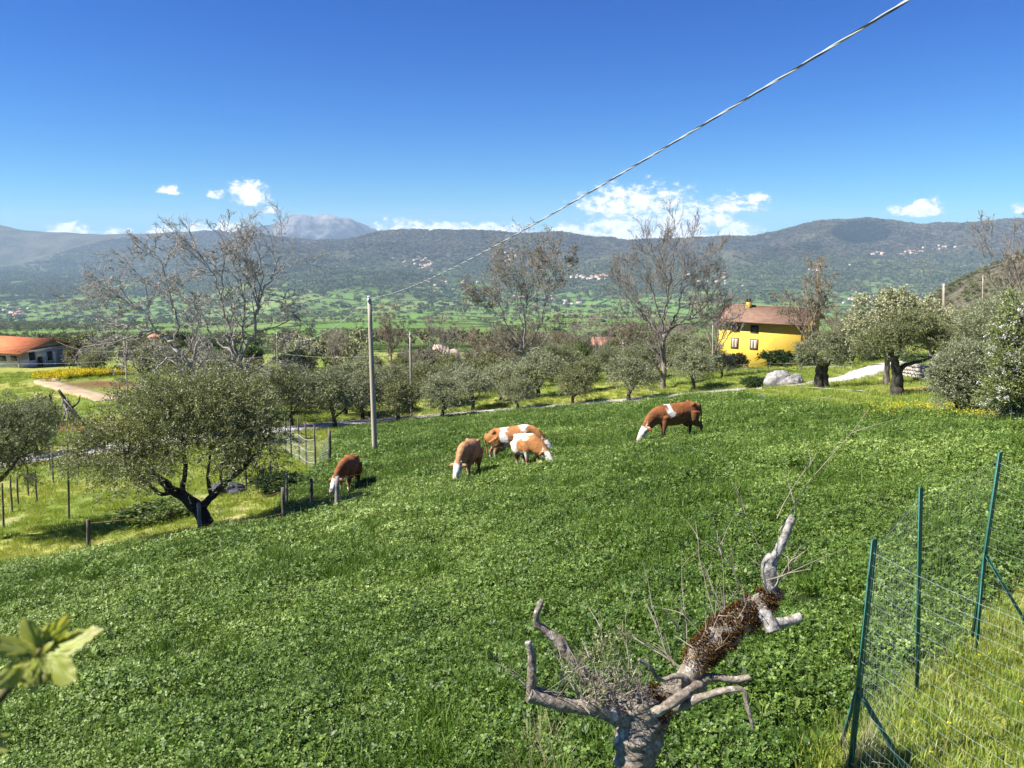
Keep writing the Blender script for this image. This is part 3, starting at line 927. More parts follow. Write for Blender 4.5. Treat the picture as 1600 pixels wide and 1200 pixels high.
# ------------------------------------------------------------------ trees
def olive_leaves(g, lobes, n_shoot, per, ll, lw, rg, droop=0.25, clumps=None, m=0, shoot=0.38, spread=0.8):
    """lobes: (cx, cy, cz, rx, ry, rz) ; shoots of narrow leaves clumped through the crown"""
    lobes = np.asarray(lobes, float)
    wgt = lobes[:, 3] * lobes[:, 4] + lobes[:, 3] * lobes[:, 5]
    wgt = wgt / wgt.sum()
    nc = clumps or max(14, n_shoot // 22)
    li = rg.choice(len(lobes), nc, p=wgt)
    dirs = rand_unit(nc, rg); dirs[:, 2] = np.where(dirs[:, 2] < -0.55, -dirs[:, 2], dirs[:, 2]); 
    rad = (0.45 + 0.55 * rg.random(nc) ** 0.6)
    CC = lobes[li, :3] + dirs * lobes[li, 3:] * rad[:, None]
    csz = lobes[li, 3:].mean(1) * (0.20 + 0.24 * rg.random(nc))
    ci = rg.integers(0, nc, n_shoot)
    off = rg.normal(0, 0.55, (n_shoot, 3)) * csz[ci][:, None]
    P0 = CC[ci] + off
    lob = lobes[li[ci]]
    outw = unit((P0 - lob[:, :3]) / lob[:, 3:])
    D = unit(outw * 0.8 + rg.normal(0, 0.6, (n_shoot, 3)) + [0, 0, 0.30])
    ln = shoot * (0.6 + 0.8 * rg.random(n_shoot))
    s = (np.arange(per) + 0.5) / per
    P = P0[:, None, :] + D[:, None, :] * (ln[:, None] * s)[..., None]
    P[..., 2] -= droop * ln[:, None] * s ** 2
    n = n_shoot * per
    Dl = np.repeat(D, per, 0)
    ld = unit(Dl * 0.75 + rand_unit(n, rg) * spread)
    S = unit(np.cross(ld, rand_unit(n, rg)))
    L = ll * (0.6 + 0.8 * rg.random(n)); W = lw * (0.7 + 0.6 * rg.random(n))
    g.leaves(P.reshape(-1, 3), ld, S, L, W, m=m)
    return CC

def crown_twigs(g, root_pts, CC, rg, n=60, r=0.018, m=0, sides=4):
    """thin branches from the limbs out to the leaf clumps"""
    root_pts = np.asarray(root_pts)
    k = rg.permutation(len(CC))[:n]
    P = []
    for c in CC[k]:
        d = np.linalg.norm(root_pts - c, axis=1)
        a = root_pts[np.argmin(d + rg.random(len(d)) * 0.4)]
        mid = (a + c) / 2 + rg.normal(0, 0.08, 3) * np.linalg.norm(c - a)
        P.append(resample([a, mid, c], 5))
    P = np.array(P)
    g.tubes(P, np.linspace(r, r * 0.35, 5)[None] * (0.7 + 0.6 * rg.random((len(P), 1))), sides, m=m, cap=False)

def grow_bare(g, limbs, rg, levels=3, kids=(7, 5, 4), lens=(0.55, 0.6, 0.6), rmin=0.008, sides=(8, 4, 3, 3), up=0.25, ang=(0.5, 1.0), t0=0.25, gravity=0.0):
    """limbs: list of (points, r0, r1); twigs grow from them level by level"""
    cur = []
    tips = []
    for (pts, r0, r1) in limbs:
        n = max(6, int(len(pts) * 3))
        P = resample(pts, n)
        P[1:-1] += rg.normal(0, 0.012, (n - 2, 3)) * np.linalg.norm(P[-1] - P[0])
        rad = np.linspace(r0, r1, n) 
        g.tubes(P, rad, sides[0], wob=0.10, seed=int(rg.integers(1e6)))
        cur.append((P, rad))
    for lv in range(levels):
        nxt = []
        PP, RR = [], []
        for (P, rad) in cur:
            L0 = np.linalg.norm(np.diff(P, axis=0), axis=1).sum()
            k = kids[lv] + int(rg.integers(-1, 2))
            for j in range(max(1, k)):
                t = t0 + (1 - t0) * (j + rg.random()) / k
                f = t * (len(P) - 1); i = min(int(f), len(P) - 2); u = f - i
                p = P[i] * (1 - u) + P[i + 1] * u
                r = (rad[i] * (1 - u) + rad[i + 1] * u) * (0.45 + 0.25 * rg.random())
                d = unit(P[i + 1] - P[i])
                ax = unit(np.cross(d, rg.normal(size=3)))
                a = ang[0] + (ang[1] - ang[0]) * rg.random()
                dd = unit(d * math.cos(a) + ax * math.sin(a) + np.array([0, 0, up]))
                L = L0 * lens[lv] * (0.5 + 0.7 * rg.random()) * (1.05 - 0.45 * t)
                q = [p]
                for s_ in range(4):
                    dd = unit(dd + rg.normal(0, 0.20, 3) + np.array([0, 0, up * 0.35 - gravity * s_ * 0.15]))
                    q.append(q[-1] + dd * L / 4)
                q = np.array(q)
                rr = np.linspace(max(r, rmin), max(r * 0.35, rmin * 0.55), 5)
                PP.append(q); RR.append(rr); nxt.append((q, rr))
        g.tubes(np.array(PP), np.array(RR), sides[lv + 1], cap=False)
        cur = nxt
    return np.array([q[-1] for q, _ in cur]), cur

# ---- one crown for each olive traced from its outline; trunk and limbs from the photo, depth from the ground it stands on
def px_local(B, px, py, dy=0.0):
    return at(px, py, B[1] + dy) - B

def px_size(B, n):
    return n * (B[1] * CP_ - B[2] * SP_) / F

def traced_tree(name, label, base, lobes, limbs, n_shoot, per, ll, lw, mat, bark, seed, cat='olive tree', group=None, depth=0.85, twigs=50, leafname='crown',
                extra=None, shoot=0.38, droop=0.25, twig_r=0.02, d=None, spread=0.8):
    """base pixel; lobes (px,py,rx,ry[,dy]); limbs ([(px,py,dy)...], r0, r1)"""
    rg = np.random.default_rng(seed)
    B = gpt(*base) if d is None else ground_at(base[0], d)
    root = thing(name, label, cat, B, group)
    LB = []
    for lb in lobes:
        dy = lb[4] if len(lb) > 4 else 0.0
        c = px_local(B, lb[0], lb[1], dy)
        rx, rz = px_size(B, lb[2]), px_size(B, lb[3])
        LB.append((c[0], c[1], c[2], rx, rx * depth, rz))
    gt = Geo(); pts_all = []
    for (pl, r0, r1) in limbs:
        pts = np.array([px_local(B, q[0], q[1], q[2] if len(q) > 2 else 0.0) for q in pl])
        P = resample(pts, max(7, len(pts) * 4))
        P[1:-1] += rg.normal(0, r0 * 0.06, (len(P) - 2, 3))
        if pl[0][1] >= base[1] - 2:
            P[0, 2] -= 0.25
        rad = np.linspace(r0, r1, len(P)); 
        if pl[0][1] >= base[1] - 2: rad[:2] *= (1.35, 1.15)
        gt.tubes(P, rad, 10, wob=0.11, seed=seed)
        pts_all.append(P)
    gl = Geo()
    CC = olive_leaves(gl, LB, n_shoot, per, ll, lw, rg, shoot=shoot, droop=droop, spread=spread)
    pts_all = np.concatenate(pts_all)
    top = pts_all[pts_all[:, 2] > pts_all[:, 2].max() * 0.45]
    crown_twigs(gt, top, CC, rg, twigs, twig_r)
    gt.build('trunk', bark, root, smooth=True)
    cr = gl.build(leafname, mat, root)
    if extra:
        extra(root, LB, CC, rg)
    return root, B

traced_tree('olive_tree', 'large spreading olive tree with dark forked leaning trunk beside the wire fence', (325, 832),
            [(185, 700, 80, 50, -0.3), (285, 668, 105, 66, 0.3), (378, 680, 70, 62, 0), (300, 722, 110, 38, -0.8), (150, 722, 48, 38, 0.3), (300, 625, 90, 30, .4), (422, 698, 30, 42, 0.3), (240, 648, 62, 40, 0.6), (352, 640, 66, 38, 0.2), (225, 735, 55, 25, -.4), (395, 730, 40, 24, .2)],
            [([(325, 834), (318, 808), (306, 790, 0), (290, 778, -.2), (270, 766, -.3), (245, 745, -.2), (215, 715, 0)], 0.27, 0.06),
             ([(312, 798), (322, 785, .1), (345, 762, .2), (372, 738, .3), (398, 712, .3), (415, 690, .4)], 0.13, 0.04),
             ([(300, 785), (285, 765, .5), (290, 735, .6), (285, 690, .5)], 0.12, 0.04),
             ([(330, 775, .1), (325, 745, .3), (330, 700, .4)], 0.07, 0.03),
             ([(350, 760, .2), (345, 735, -.3), (360, 690, -.3)], 0.06, 0.02),
             ([(270, 768, -.3), (250, 772, -.7), (225, 748, -.9), (190, 715, -.9)], 0.07, 0.02)],
            5600, 18, 0.095, 0.024, M_olive_y, M_bark_dark, 11, twigs=110, shoot=0.5)
traced_tree('olive_tree', 'grey-green olive tree cut off by the left picture edge, above stakes', (-25, 800),
            [(-10, 690, 70, 45), (30, 668, 50, 35, .5), (45, 700, 32, 40, 0), (-40, 720, 50, 40), (10, 735, 45, 22, -.4)],
            [([(-25, 802), (-20, 770), (-10, 740), (5, 700)], 0.2, 0.05), ([(-18, 765), (15, 735), (35, 705)], 0.1, 0.03), ([(-18, 765), (-50, 730), (-60, 690)], 0.1, 0.03)],
            2600, 15, 0.10, 0.025, M_olive, M_bark_dark, 12, d=27)
traced_tree('olive_tree', 'olive tree with thick black split trunk and small crown beside white boulder', (1285, 607),
            [(1285, 549, 36, 22), (1262, 557, 22, 18, .3), (1310, 555, 20, 18, -.2), (1294, 532, 22, 13, .2), (1252, 574, 12, 10)],
            [([(1280, 609), (1279, 592), (1279, 572), (1275, 555)], 0.34, 0.12), ([(1289, 609), (1288, 590), (1290, 570), (1303, 556), (1300, 545)], 0.30, 0.10)],
            1500, 11, 0.13, 0.038, M_olive, M_bark_dark, 13, shoot=0.3)
traced_tree('olive_tree', 'broad olive tree with tall black trunk and bleached base at field edge', (1400, 618),
            [(1405, 530, 48, 26), (1370, 540, 32, 22, .4), (1445, 535, 36, 22, .3), (1420, 512, 42, 20, .6), (1468, 525, 26, 26, .8)],
            [([(1401, 620), (1403, 598), (1401, 580), (1396, 562), (1390, 550)], 0.36, 0.16), ([(1404, 585), (1412, 572, .2), (1430, 566, .3), (1452, 560, .4), (1462, 545, .4)], 0.14, 0.05), ([(1398, 565), (1408, 545), (1425, 525, .4)], 0.13, 0.04)],
            3000, 13, 0.12, 0.032, M_olive_y, M_bark_dark, 14, twigs=60, shoot=0.32)
traced_tree('blossoming_tree', 'cream-blossoming tree rising behind the broad olive', (1385, 600),
            [(1372, 487, 40, 24), (1345, 520, 22, 26, .4), (1420, 492, 44, 22, .3), (1350, 500, 22, 18), (1465, 500, 26, 14), (1395, 470, 26, 13)],
            [([(1385, 602), (1386, 560), (1380, 520), (1372, 490)], 0.2, 0.05), ([(1386, 550), (1410, 515), (1425, 492)], 0.11, 0.03), ([(1386, 560), (1360, 525), (1345, 505)], 0.10, 0.03)],
            2200, 10, 0.14, 0.07, M_cream, M_bark, 15, cat='tree', d=48)
traced_tree('olive_tree', 'olive tree with pale crooked trunk seen between broad olive and blossom bush', (1458, 585),
            [(1500, 515, 44, 30), (1540, 500, 36, 26, .8), (1470, 520, 30, 26, .5), (1520, 540, 30, 18)],
            [([(1458, 580), (1460, 566), (1470, 552), (1500, 530)], 0.24, 0.06), ([(1460, 566), (1452, 545), (1465, 520)], 0.12, 0.04)],
            2200, 11, 0.13, 0.036, M_olive_y, M_bark_pale, 16, d=52)
traced_tree('olive_tree', 'dark thin-leaved olive with bleached limbs behind the right-hand shrub', (1528, 590),
            [(1535, 500, 40, 22), (1515, 525, 32, 20, .2), (1570, 490, 36, 24, .9), (1590, 470, 26, 16, 1.2)],
            [([(1528, 592), (1528, 560), (1522, 535), (1510, 520)], 0.2, 0.07), ([(1528, 560), (1545, 530), (1560, 505)], 0.12, 0.04), ([(1526, 550), (1505, 545), (1490, 560)], 0.09, 0.04)],
            1700, 11, 0.13, 0.034, M_olive, M_bark_pale, 17, d=44)
traced_tree('olive_shrub', 'rounded low olive shrub at the clover edge next to blossom bush', (1508, 648),
            [(1505, 592, 42, 36), (1490, 618, 24, 24, -.3), (1530, 612, 30, 32, -.1), (1512, 562, 26, 16, .2), (1480, 585, 16, 22)],
            [([(1506, 650), (1505, 625), (1500, 600)], 0.10, 0.04), ([(1510, 650), (1525, 620), (1530, 590)], 0.08, 0.03), ([(1503, 650), (1488, 622), (1480, 600)], 0.07, 0.02)],
            3400, 13, 0.095, 0.026, M_olive, M_bark_dark, 18, cat='shrub')

M_blossomleaf = leaf_mat('blossom_bush_leaf', [(0.0, (0.09, 0.12, 0.03)), (0.5, (0.20, 0.23, 0.08)), (1.0, (0.38, 0.40, 0.18))], 0.5, 0.3, None, 0.35)
def blossoms(root, LB, CC, rg):
    g = Geo()
    n = 800
    k = rg.integers(0, len(CC), n)
    C0 = CC[k] + rg.normal(0, 0.16, (n, 3))
    for i in range(9):
        C = C0 + rg.normal(0, 0.035, (n, 3))
        for j in range(2):
            D = rand_unit(n, rg)
            g.leaves(C, D, unit(np.cross(D, rand_unit(n, rg))), np.full(n, .05), np.full(n, .042))
    o = g.build('blossom', M_white_fl, root)
traced_tree('blossom_bush', 'bushy tree dotted with white blossom at the right picture edge', (1595, 668),
            [(1590, 600, 44, 40), (1560, 625, 26, 28, -.3), (1600, 545, 40, 40, .2), (1575, 575, 28, 30, -.3), (1640, 580, 50, 60, 0), (1600, 490, 28, 30, .3), (1565, 540, 18, 22), (1600, 650, 40, 20)],
            [([(1592, 670), (1590, 630), (1585, 590), (1592, 540), (1598, 490)], 0.10, 0.03), ([(1590, 640), (1570, 610), (1562, 580)], 0.06, 0.02), ([(1594, 650), (1615, 600), (1630, 560)], 0.07, 0.02)],
            3400, 11, 0.085, 0.036, M_blossomleaf, M_bark, 19, cat='tree', extra=blossoms)

def where(px, d, near, far):
    a = ('left of the tall pole', 'between the two poles', 'right of the thinner pole', 'around the budding tree', 'left of the vase-shaped bare tree', 'right of the vase-shaped bare tree')[int(np.searchsorted([575, 645, 760, 890, 1037], px))]
    b = 'front' if d < near else ('middle' if d < far else 'back')
    return a, b
# ---- olives of the grove: four crowns, shared by copies
def grove_olive(seed, mat):
    rg = np.random.default_rng(seed)
    root = thing('olive_tree', 'x', 'olive tree', (0, 0, 0), 'olive trees of the grove beyond the road')
    lob = []
    for i in range(7):
        a = rg.random() * 6.283; r = 0.75 * rg.random()
        lob.append((r * 1.25 * math.cos(a), r * 1.25 * math.sin(a), 1.75 + 0.8 * rg.random() - 0.2 * r, 0.9 + 0.45 * rg.random(), 0.9 + 0.45 * rg.random(), 0.7 + 0.45 * rg.random()))
    gt = Geo(); pts = []
    base = np.array([(0, 0, -0.3), (rg.normal(0, .08), rg.normal(0, .08), 0.5), (rg.normal(0, .12), rg.normal(0, .12), 0.75)])
    P = resample(base, 7); gt.tubes(P, np.linspace(0.19, 0.13, 7), 8, wob=0.15, seed=seed)
    for l in lob[:5]:
        q = resample([P[-1] - [0, 0, .1], (P[-1] + np.array(l[:3])) / 2 + rg.normal(0, .12, 3), np.array(l[:3])], 8)
        gt.tubes(q, np.linspace(0.09, 0.025, 8), 6, wob=0.1, seed=seed); pts.append(q)
    gl = Geo()
    CC = olive_leaves(gl, lob, 1700, 10, 0.15, 0.048, rg, shoot=0.55)
    crown_twigs(gt, np.concatenate(pts), CC, rg, 30, 0.016)
    gt.build('trunk', M_bark_dark, root, smooth=True)
    gl.build('crown', mat, root)
    return root
PROTO = [grove_olive(400 + i, (M_olive, M_olive, M_olive_y, M_olive)[i]) for i in range(4)]
_used = [False] * 4
def put_olive(k, loc, rz, s, label, group='olive trees of the grove beyond the road'):
    if not _used[k]:
        o = PROTO[k]; _used[k] = True
        o.location = Vector([float(v) for v in loc]); o.rotation_euler = (0, 0, rz)
        o.scale = (s, s, s) if not hasattr(s, '__len__') else s
        o['label'] = label; o['group'] = group
        return o
    return copy_thing(PROTO[k], loc, rz, s, label, group)

front = [((522, 668), 1.12, 'olive tree at the road bend with low dark fork, left of tall pole'),
         ((566, 655), 1.0, 'olive tree half hidden directly behind the tall front pole'),
         ((624, 661), 1.0, 'young olive tree with thin dark trunk between the two poles'),
         ((691, 655), 1.02, 'olive tree just right of the thinner pole, at the road'),
         ((738, 640), 1.0, 'small olive tree set back on the grass strip beyond the road'),
         ((808, 640), 0.78, 'bushy low olive in front of the budding bare tree'),
         ((895, 632), 0.86, 'dense rounded olive bush touching the road edge below budding tree'),
         ((983, 627), 0.98, 'olive tree with stout dark trunk on the road, left of grey bare tree'),
         ((1082, 611), 0.92, 'silvery olive bush right of the grey bare tree trunk'),
         ((1128, 590), 0.6, 'olive shrub at the left corner of the yellow house'),
         ((455, 664), 1.15, 'olive tree at the vineyard end, behind the netting posts')]
for i, (px, s, lab) in enumerate(front):
    B = gpt(*px)
    put_olive(i % 4, B, i * 1.7, s * 1.15, lab)
grv = []
rg0 = np.random.default_rng(5)
for (px, d) in [(430, 74), (480, 78), (540, 72), (585, 76), (665, 76), (715, 80), (772, 78), (850, 76), (925, 76), (1000, 80),
                (400, 84), (462, 92), (515, 86), (560, 90), (610, 88), (655, 92), (705, 96), (760, 92), (815, 96), (870, 90), (945, 92), (1060, 92), (1100, 88),
                (590, 106), (640, 110), (690, 114), (800, 112), (745, 118), (890, 108), (960, 112), (330, 88), (290, 92), (350, 100)]:
    d += rg0.normal(0, 1.5); px += rg0.normal(0, 6)
    grv.append((px, d))
for i, (px, d) in enumerate(grv):
    put_olive(int(rg0.integers(0, 4)), ground_at(px, d), rg0.random() * 6.28, 0.95 + 0.4 * rg0.random(), 'grey-green olive tree in the %s of the grove, %s' % where(px, d, 82, 100)[::-1], 'olive trees in the depth of the grove')
for (px, d, s, lab) in [(1330, 75, 0.9, 'small olive behind the road, between boulder tree and broad olive'), (150, 100, 1.0, 'olive tree by the garden next to the barn'),
                        (60, 48, 1.0, 'olive tree left of the leaning vine stakes, before the lawn'), (395, 52, 1.05, 'olive tree behind the big spreading olive, at the vineyard'), (330, 56, 1.0, 'olive tree below the big grey walnut, at the roadside')]:
    put_olive(int(rg0.integers(0, 4)), ground_at(px, d), rg0.random() * 6.28, s, lab)

# ---- bare trees
def bare_tree(name, label, B, limbs_px, seed, bark, twigbark, kids=(7, 5, 4), rmin=0.012, leaf=None, leafn=0, lens=(0.5, 0.55, 0.6), up=0.2, gravity=0.0, ang=(0.5, 1.0), depth_rnd=1.2, t0=0.25, cat='tree', ls=0.10):
    rg = np.random.default_rng(seed)
    root = thing(name, label, cat, B)
    limbs = []
    for (pl, r0, r1) in limbs_px:
        pts = []
        off = rg.normal(0, depth_rnd)
        for i, q in enumerate(pl):
            dy = q[2] if len(q) > 2 else off * i / max(1, len(pl) - 1)
            pts.append(px_local(B, q[0], q[1], dy))
        pts = np.array(pts)
        limbs.append((pts, r0 * (0.95 if not limbs else 0.7), r1 * 0.8))
    limbs[0][0][0][2] = -0.4
    gt = Geo(); gw = Geo()
    # thick limbs in one mesh with their fine twigs
    tips, cur = grow_bare(gt, limbs, rg, 3, kids, lens, rmin, up=up, gravity=gravity, ang=ang, t0=t0)
    o = gt.build('trunk', bark, root, smooth=True)
    if leaf:
        g = Geo()
        n = leafn
        k = rg.integers(0, len(tips), n)
        C = tips[k] + rg.normal(0, 0.10, (n, 3))
        D = unit(rg.normal(size=(n, 3)) + [0, 0, .4])
        g.leaves(C, D, unit(np.cross(D, rand_unit(n, rg))), ls * (0.6 + 0.8 * rg.random(n)), ls * 0.5 * (0.6 + 0.8 * rg.random(n)))
        g.build('crown', leaf, root)
    return root

B1 = ground_at(380, 66)
bare_tree('walnut_tree', 'big leafless grey tree with wide forked crown above the spreading olive', B1,
          [([(388, 655), (384, 620), (378, 585), (374, 562)], 0.50, 0.34),
           ([(374, 566), (368, 545), (362, 520), (350, 490), (345, 465)], 0.26, 0.07),
           ([(345, 470), (338, 440), (325, 415), (305, 392), (280, 378)], 0.12, 0.03),
           ([(345, 468), (348, 430), (350, 395), (345, 365)], 0.10, 0.025),
           ([(376, 562), (385, 540), (398, 515), (402, 485), (412, 460), (425, 430), (440, 400)], 0.25, 0.04),
           ([(402, 490), (395, 455), (375, 420), (370, 385), (366, 360)], 0.13, 0.03),
           ([(412, 462), (400, 430), (385, 405), (378, 385)], 0.09, 0.02),
           ([(374, 550), (380, 510), (382, 470), (372, 425)], 0.17, 0.04),
           ([(370, 555), (345, 540), (330, 520), (310, 490), (295, 465), (272, 450)], 0.15, 0.03),
           ([(412, 470), (432, 470), (450, 480), (462, 500)], 0.08, 0.02),
           ([(382, 600), (410, 608), (440, 600), (475, 590)], 0.10, 0.03),
           ([(378, 575), (350, 570), (330, 560), (312, 575)], 0.11, 0.03),
           ([(380, 590), (415, 570), (440, 552), (455, 545)], 0.09, 0.025)],
          31, M_bark_pale, M_bark_twig, kids=(9, 7, 6), rmin=0.024, lens=(0.62, 0.6, 0.6), up=0.08, gravity=0.12)
B2 = ground_at(300, 60)
bare_tree('walnut_tree', 'leafless grey tree leaning far left with long drooping boughs', B2,
          [([(318, 650), (312, 610), (298, 575), (278, 550)], 0.40, 0.22),
           ([(278, 552), (262, 532), (245, 520), (228, 516), (205, 506), (180, 508), (150, 498)], 0.22, 0.04),
           ([(246, 521), (235, 502), (222, 485), (195, 470), (175, 458), (155, 440)], 0.13, 0.03),
           ([(262, 534), (275, 525), (278, 505), (270, 480), (262, 462), (240, 447), (215, 432), (190, 415)], 0.15, 0.03),
           ([(270, 482), (265, 460), (258, 430), (245, 400), (222, 392)], 0.09, 0.025),
           ([(290, 565), (265, 558), (245, 575), (225, 590), (200, 605)], 0.12, 0.03),
           ([(205, 507), (190, 520), (175, 535), (160, 545)], 0.07, 0.02),
           ([(285, 560), (300, 540), (310, 505), (300, 470)], 0.10, 0.03)],
          32, M_bark_pale, M_bark_twig, kids=(9, 7, 6), rmin=0.024, lens=(0.62, 0.6, 0.6), up=0.02, gravity=0.2)
B3 = ground_at(824, 84)
bare_tree('budding_tree', 'tall budding tree with straight pale trunk and brown catkins beyond the olives', B3,
          [([(825, 620), (823, 590), (820, 560), (819, 540)], 0.30, 0.2),
           ([(819, 548), (819, 510), (820, 470), (822, 430), (815, 400)], 0.18, 0.03),
           ([(820, 548), (832, 530), (845, 505), (852, 475), (862, 455), (880, 440)], 0.15, 0.03),
           ([(818, 548), (805, 530), (792, 505), (782, 480), (772, 455), (765, 430)], 0.13, 0.03),
           ([(821, 550), (845, 540), (860, 520), (880, 510), (905, 515)], 0.10, 0.025),
           ([(818, 550), (800, 545), (780, 540), (755, 545)], 0.09, 0.02),
           ([(819, 520), (812, 490), (800, 455), (790, 425)], 0.10, 0.02),
           ([(852, 478), (855, 450), (870, 420), (890, 405)], 0.08, 0.02),
           ([(822, 480), (832, 455), (842, 425), (850, 400)], 0.08, 0.02),
           ([(790, 500), (770, 488), (750, 475), (735, 465)], 0.07, 0.02)],
          33, M_bark_pale, M_bark_twig, kids=(9, 7, 6), rmin=0.018, leaf=M_brownleaf, leafn=9000, lens=(0.62, 0.6, 0.6), up=0.18, ls=0.2, ang=(0.4, 1.0))
B4 = ground_at(1037, 70)
bare_tree('bare_tree', 'tall leafless tree with vase-shaped crown and smooth grey trunk by the road', B4,
          [([(1036, 612), (1037, 585), (1036, 555), (1037, 522)], 0.30, 0.24),
           ([(1037, 525), (1035, 500), (1040, 470), (1046, 440), (1052, 405), (1058, 370)], 0.17, 0.03),
           ([(1037, 526), (1020, 512), (1005, 495), (998, 470), (990, 445), (985, 425)], 0.16, 0.03),
           ([(1038, 524), (1050, 505), (1060, 480), (1066, 450), (1072, 420), (1080, 385)], 0.16, 0.03),
           ([(1040, 522), (1058, 508), (1078, 498), (1095, 485), (1112, 462), (1125, 440)], 0.15, 0.03),
           ([(1036, 505), (1025, 475), (1015, 440), (1010, 405), (1015, 385)], 0.12, 0.025),
           ([(1038, 500), (1042, 460), (1030, 420), (1028, 385)], 0.10, 0.025),
           ([(1078, 498), (1085, 465), (1105, 430), (1112, 405)], 0.09, 0.02),
           ([(1005, 495), (985, 470), (975, 450), (968, 430)], 0.08, 0.02),
           ([(1036, 518), (1010, 515), (985, 512), (960, 505)], 0.08, 0.02),
           ([(1055, 508), (1085, 505), (1110, 500), (1135, 490)], 0.08, 0.02)],
          34, M_bark_mid, M_bark_brown, kids=(9, 7, 6), rmin=0.018, lens=(0.62, 0.62, 0.6), up=0.22, ang=(0.35, 0.95))

def generic_bare(seed, hgt=9.0, wid=3.2, twig=M_bark_brown, leaf=None, leafn=0, kids=(8, 6, 5)):
    rg = np.random.default_rng(seed)
    root = thing('bare_tree', 'x', 'tree', (0, 0, 0))
    fork = hgt * (0.22 + 0.1 * rg.random())
    limbs = [(np.array([(0, 0, -0.4), (rg.normal(0, .1), rg.normal(0, .1), fork * .5), (rg.normal(0, .2), 0, fork)]), hgt * 0.02, hgt * 0.014)]
    top = limbs[0][0][-1]
    for i in range(7):
        a = i * 0.9 + rg.random(); r = wid * (0.25 + 0.75 * rg.random())
        e = np.array([r * math.cos(a), r * math.sin(a), hgt * (0.68 + 0.32 * rg.random()) - r * 0.35])
        limbs.append((np.array([top - [0, 0, fork * .2 * rg.random()], top * .5 + e * .45 + rg.normal(0, .2, 3) + [0, 0, -hgt * .04], e]), hgt * 0.009, hgt * 0.002))
    g = Geo()
    tips, cur = grow_bare(g, limbs, rg, 3, kids, (0.5, 0.6, 0.6), 0.020, up=0.2, ang=(0.45, 1.0), sides=(6, 3, 3, 3))
    g.build('trunk', twig, root, smooth=True)
    if leaf:
        gl = Geo(); k = rg.integers(0, len(tips), leafn)
        C = tips[k] + rg.normal(0, 0.15, (leafn, 3)); D = rand_unit(leafn, rg)
        gl.leaves(C, D, unit(np.cross(D, rand_unit(leafn, rg))), 0.17 * (0.6 + 0.8 * rg.random(leafn)), 0.10 * (0.6 + 0.8 * rg.random(leafn)))
        gl.build('crown', leaf, root)
    return root
GB = [generic_bare(501, 9.5, 3.0, M_bark_brown, M_brownleaf, 1800), generic_bare(502, 9.0, 3.4, M_bark_twig), generic_bare(503, 8.0, 3.2, M_bark_brown, M_scrub, 3200)]
_gbu = [False] * 3
def put_bare(k, loc, rz, s, label, group=None):
    if not _gbu[k]:
        o = GB[k]; _gbu[k] = True
        o.location = Vector([float(v) for v in loc]); o.rotation_euler = (0, 0, rz)
        o.scale = (s, s, s) if not hasattr(s, '__len__') else s
        o['label'] = label
        if group: o['group'] = group
        return o
    o = copy_thing(GB[k], loc, rz, s, label, group)
    if not group and 'group' in o: del o['group']
    return o
for (k, px, d, s, lab) in [(0, 612, 125, (1.0, 1.0, 1.15), 'bushy brown leafless tree just right of the tall pole top'),
                           (1, 690, 120, (0.95, .95, 1.1), 'thin leafless tree above the pinkish stone ruin'),
                           (0, 1262, 84, (1.15, 1.15, 1.25), 'fine-twigged bare tree before the gable of the yellow house'),
                           (1, 525, 115, 0.8, 'small dark bare tree left of the tall pole, above the grove'),
                           (2, 760, 105, (1.2, 1.2, .9), 'brown budding thicket tree left of the tall budding tree'),
                           (2, 985, 96, (1.2, 1.2, 1.0), 'tawny budding tree left behind the vase-shaped bare tree'),
                           (1, 1113, 84, (0.9, .9, 1.0), 'bare tree left of the yellow house, by a thin pole'),
                           (2, 880, 125, (1.2, 1.2, .9), 'tawny budding tree right behind the tall budding tree'),
                           (2, 455, 125, (1.2, 1.2, .8), 'tawny budding tree right of the big grey walnut'),
                           (1, 1598, 62, (1.15, 1.15, 1.3), 'bare tree at the right picture edge above the blossom bush'),
                           (1, 655, 96, 0.62, 'low crooked bare tree right of the thinner pole'),
                           (2, 1315, 100, (0.9, .9, .8), 'grey thicket tree right of the yellow house'),
                           (2, 240, 118, (1.0, 1.0, .7), 'low tawny tree behind the leaning grey tree')]:
    rz = px * 0.37
    put_bare(k, ground_at(px, d), rz, s, lab)

rgt = np.random.default_rng(91)
for i in range(13):
    px = 420 + 680 * rgt.random(); d = 116 + 50 * rgt.random(); s_ = 0.6 + .35 * rgt.random()
    put_bare((0, 1, 2, 2)[int(rgt.integers(0, 4))], ground_at(px, d), rgt.random() * 6.28, (s_ * 1.15, s_ * 1.15, s_), 'tawny leafless tree in the %s of the thicket, %s' % where(px, d, 130, 150)[::-1], 'bare trees of the thicket')
# ---- bushes
def bush_proto(seed, mat, lw=0.09, n=700):
    rg = np.random.default_rng(seed)
    root = thing('bush', 'x', 'bush', (0, 0, 0))
    lob = [(rg.normal(0, .55), rg.normal(0, .55), 0.6 + 0.5 * rg.random(), 0.6 + .35 * rg.random(), 0.6 + .35 * rg.random(), 0.5 + .3 * rg.random()) for i in range(6)]
    gl = Geo(); CC = olive_leaves(gl, lob, n, 9, 0.14, lw, rg, shoot=0.35)
    gt = Geo(); crown_twigs(gt, np.array([[0, 0, -0.2], [0.1, 0, -.2], [0, .1, -.2]]), CC, rg, 26, 0.03)
    gt.build('trunk', M_bark, root, smooth=True); gl.build('crown', mat, root)
    return root
BP = {'green': bush_proto(601, M_green), 'dark': bush_proto(602, M_dkgreen), 'scrub': bush_proto(603, M_scrub), 'cream': bush_proto(604, M_cream)}
_bpu = set()
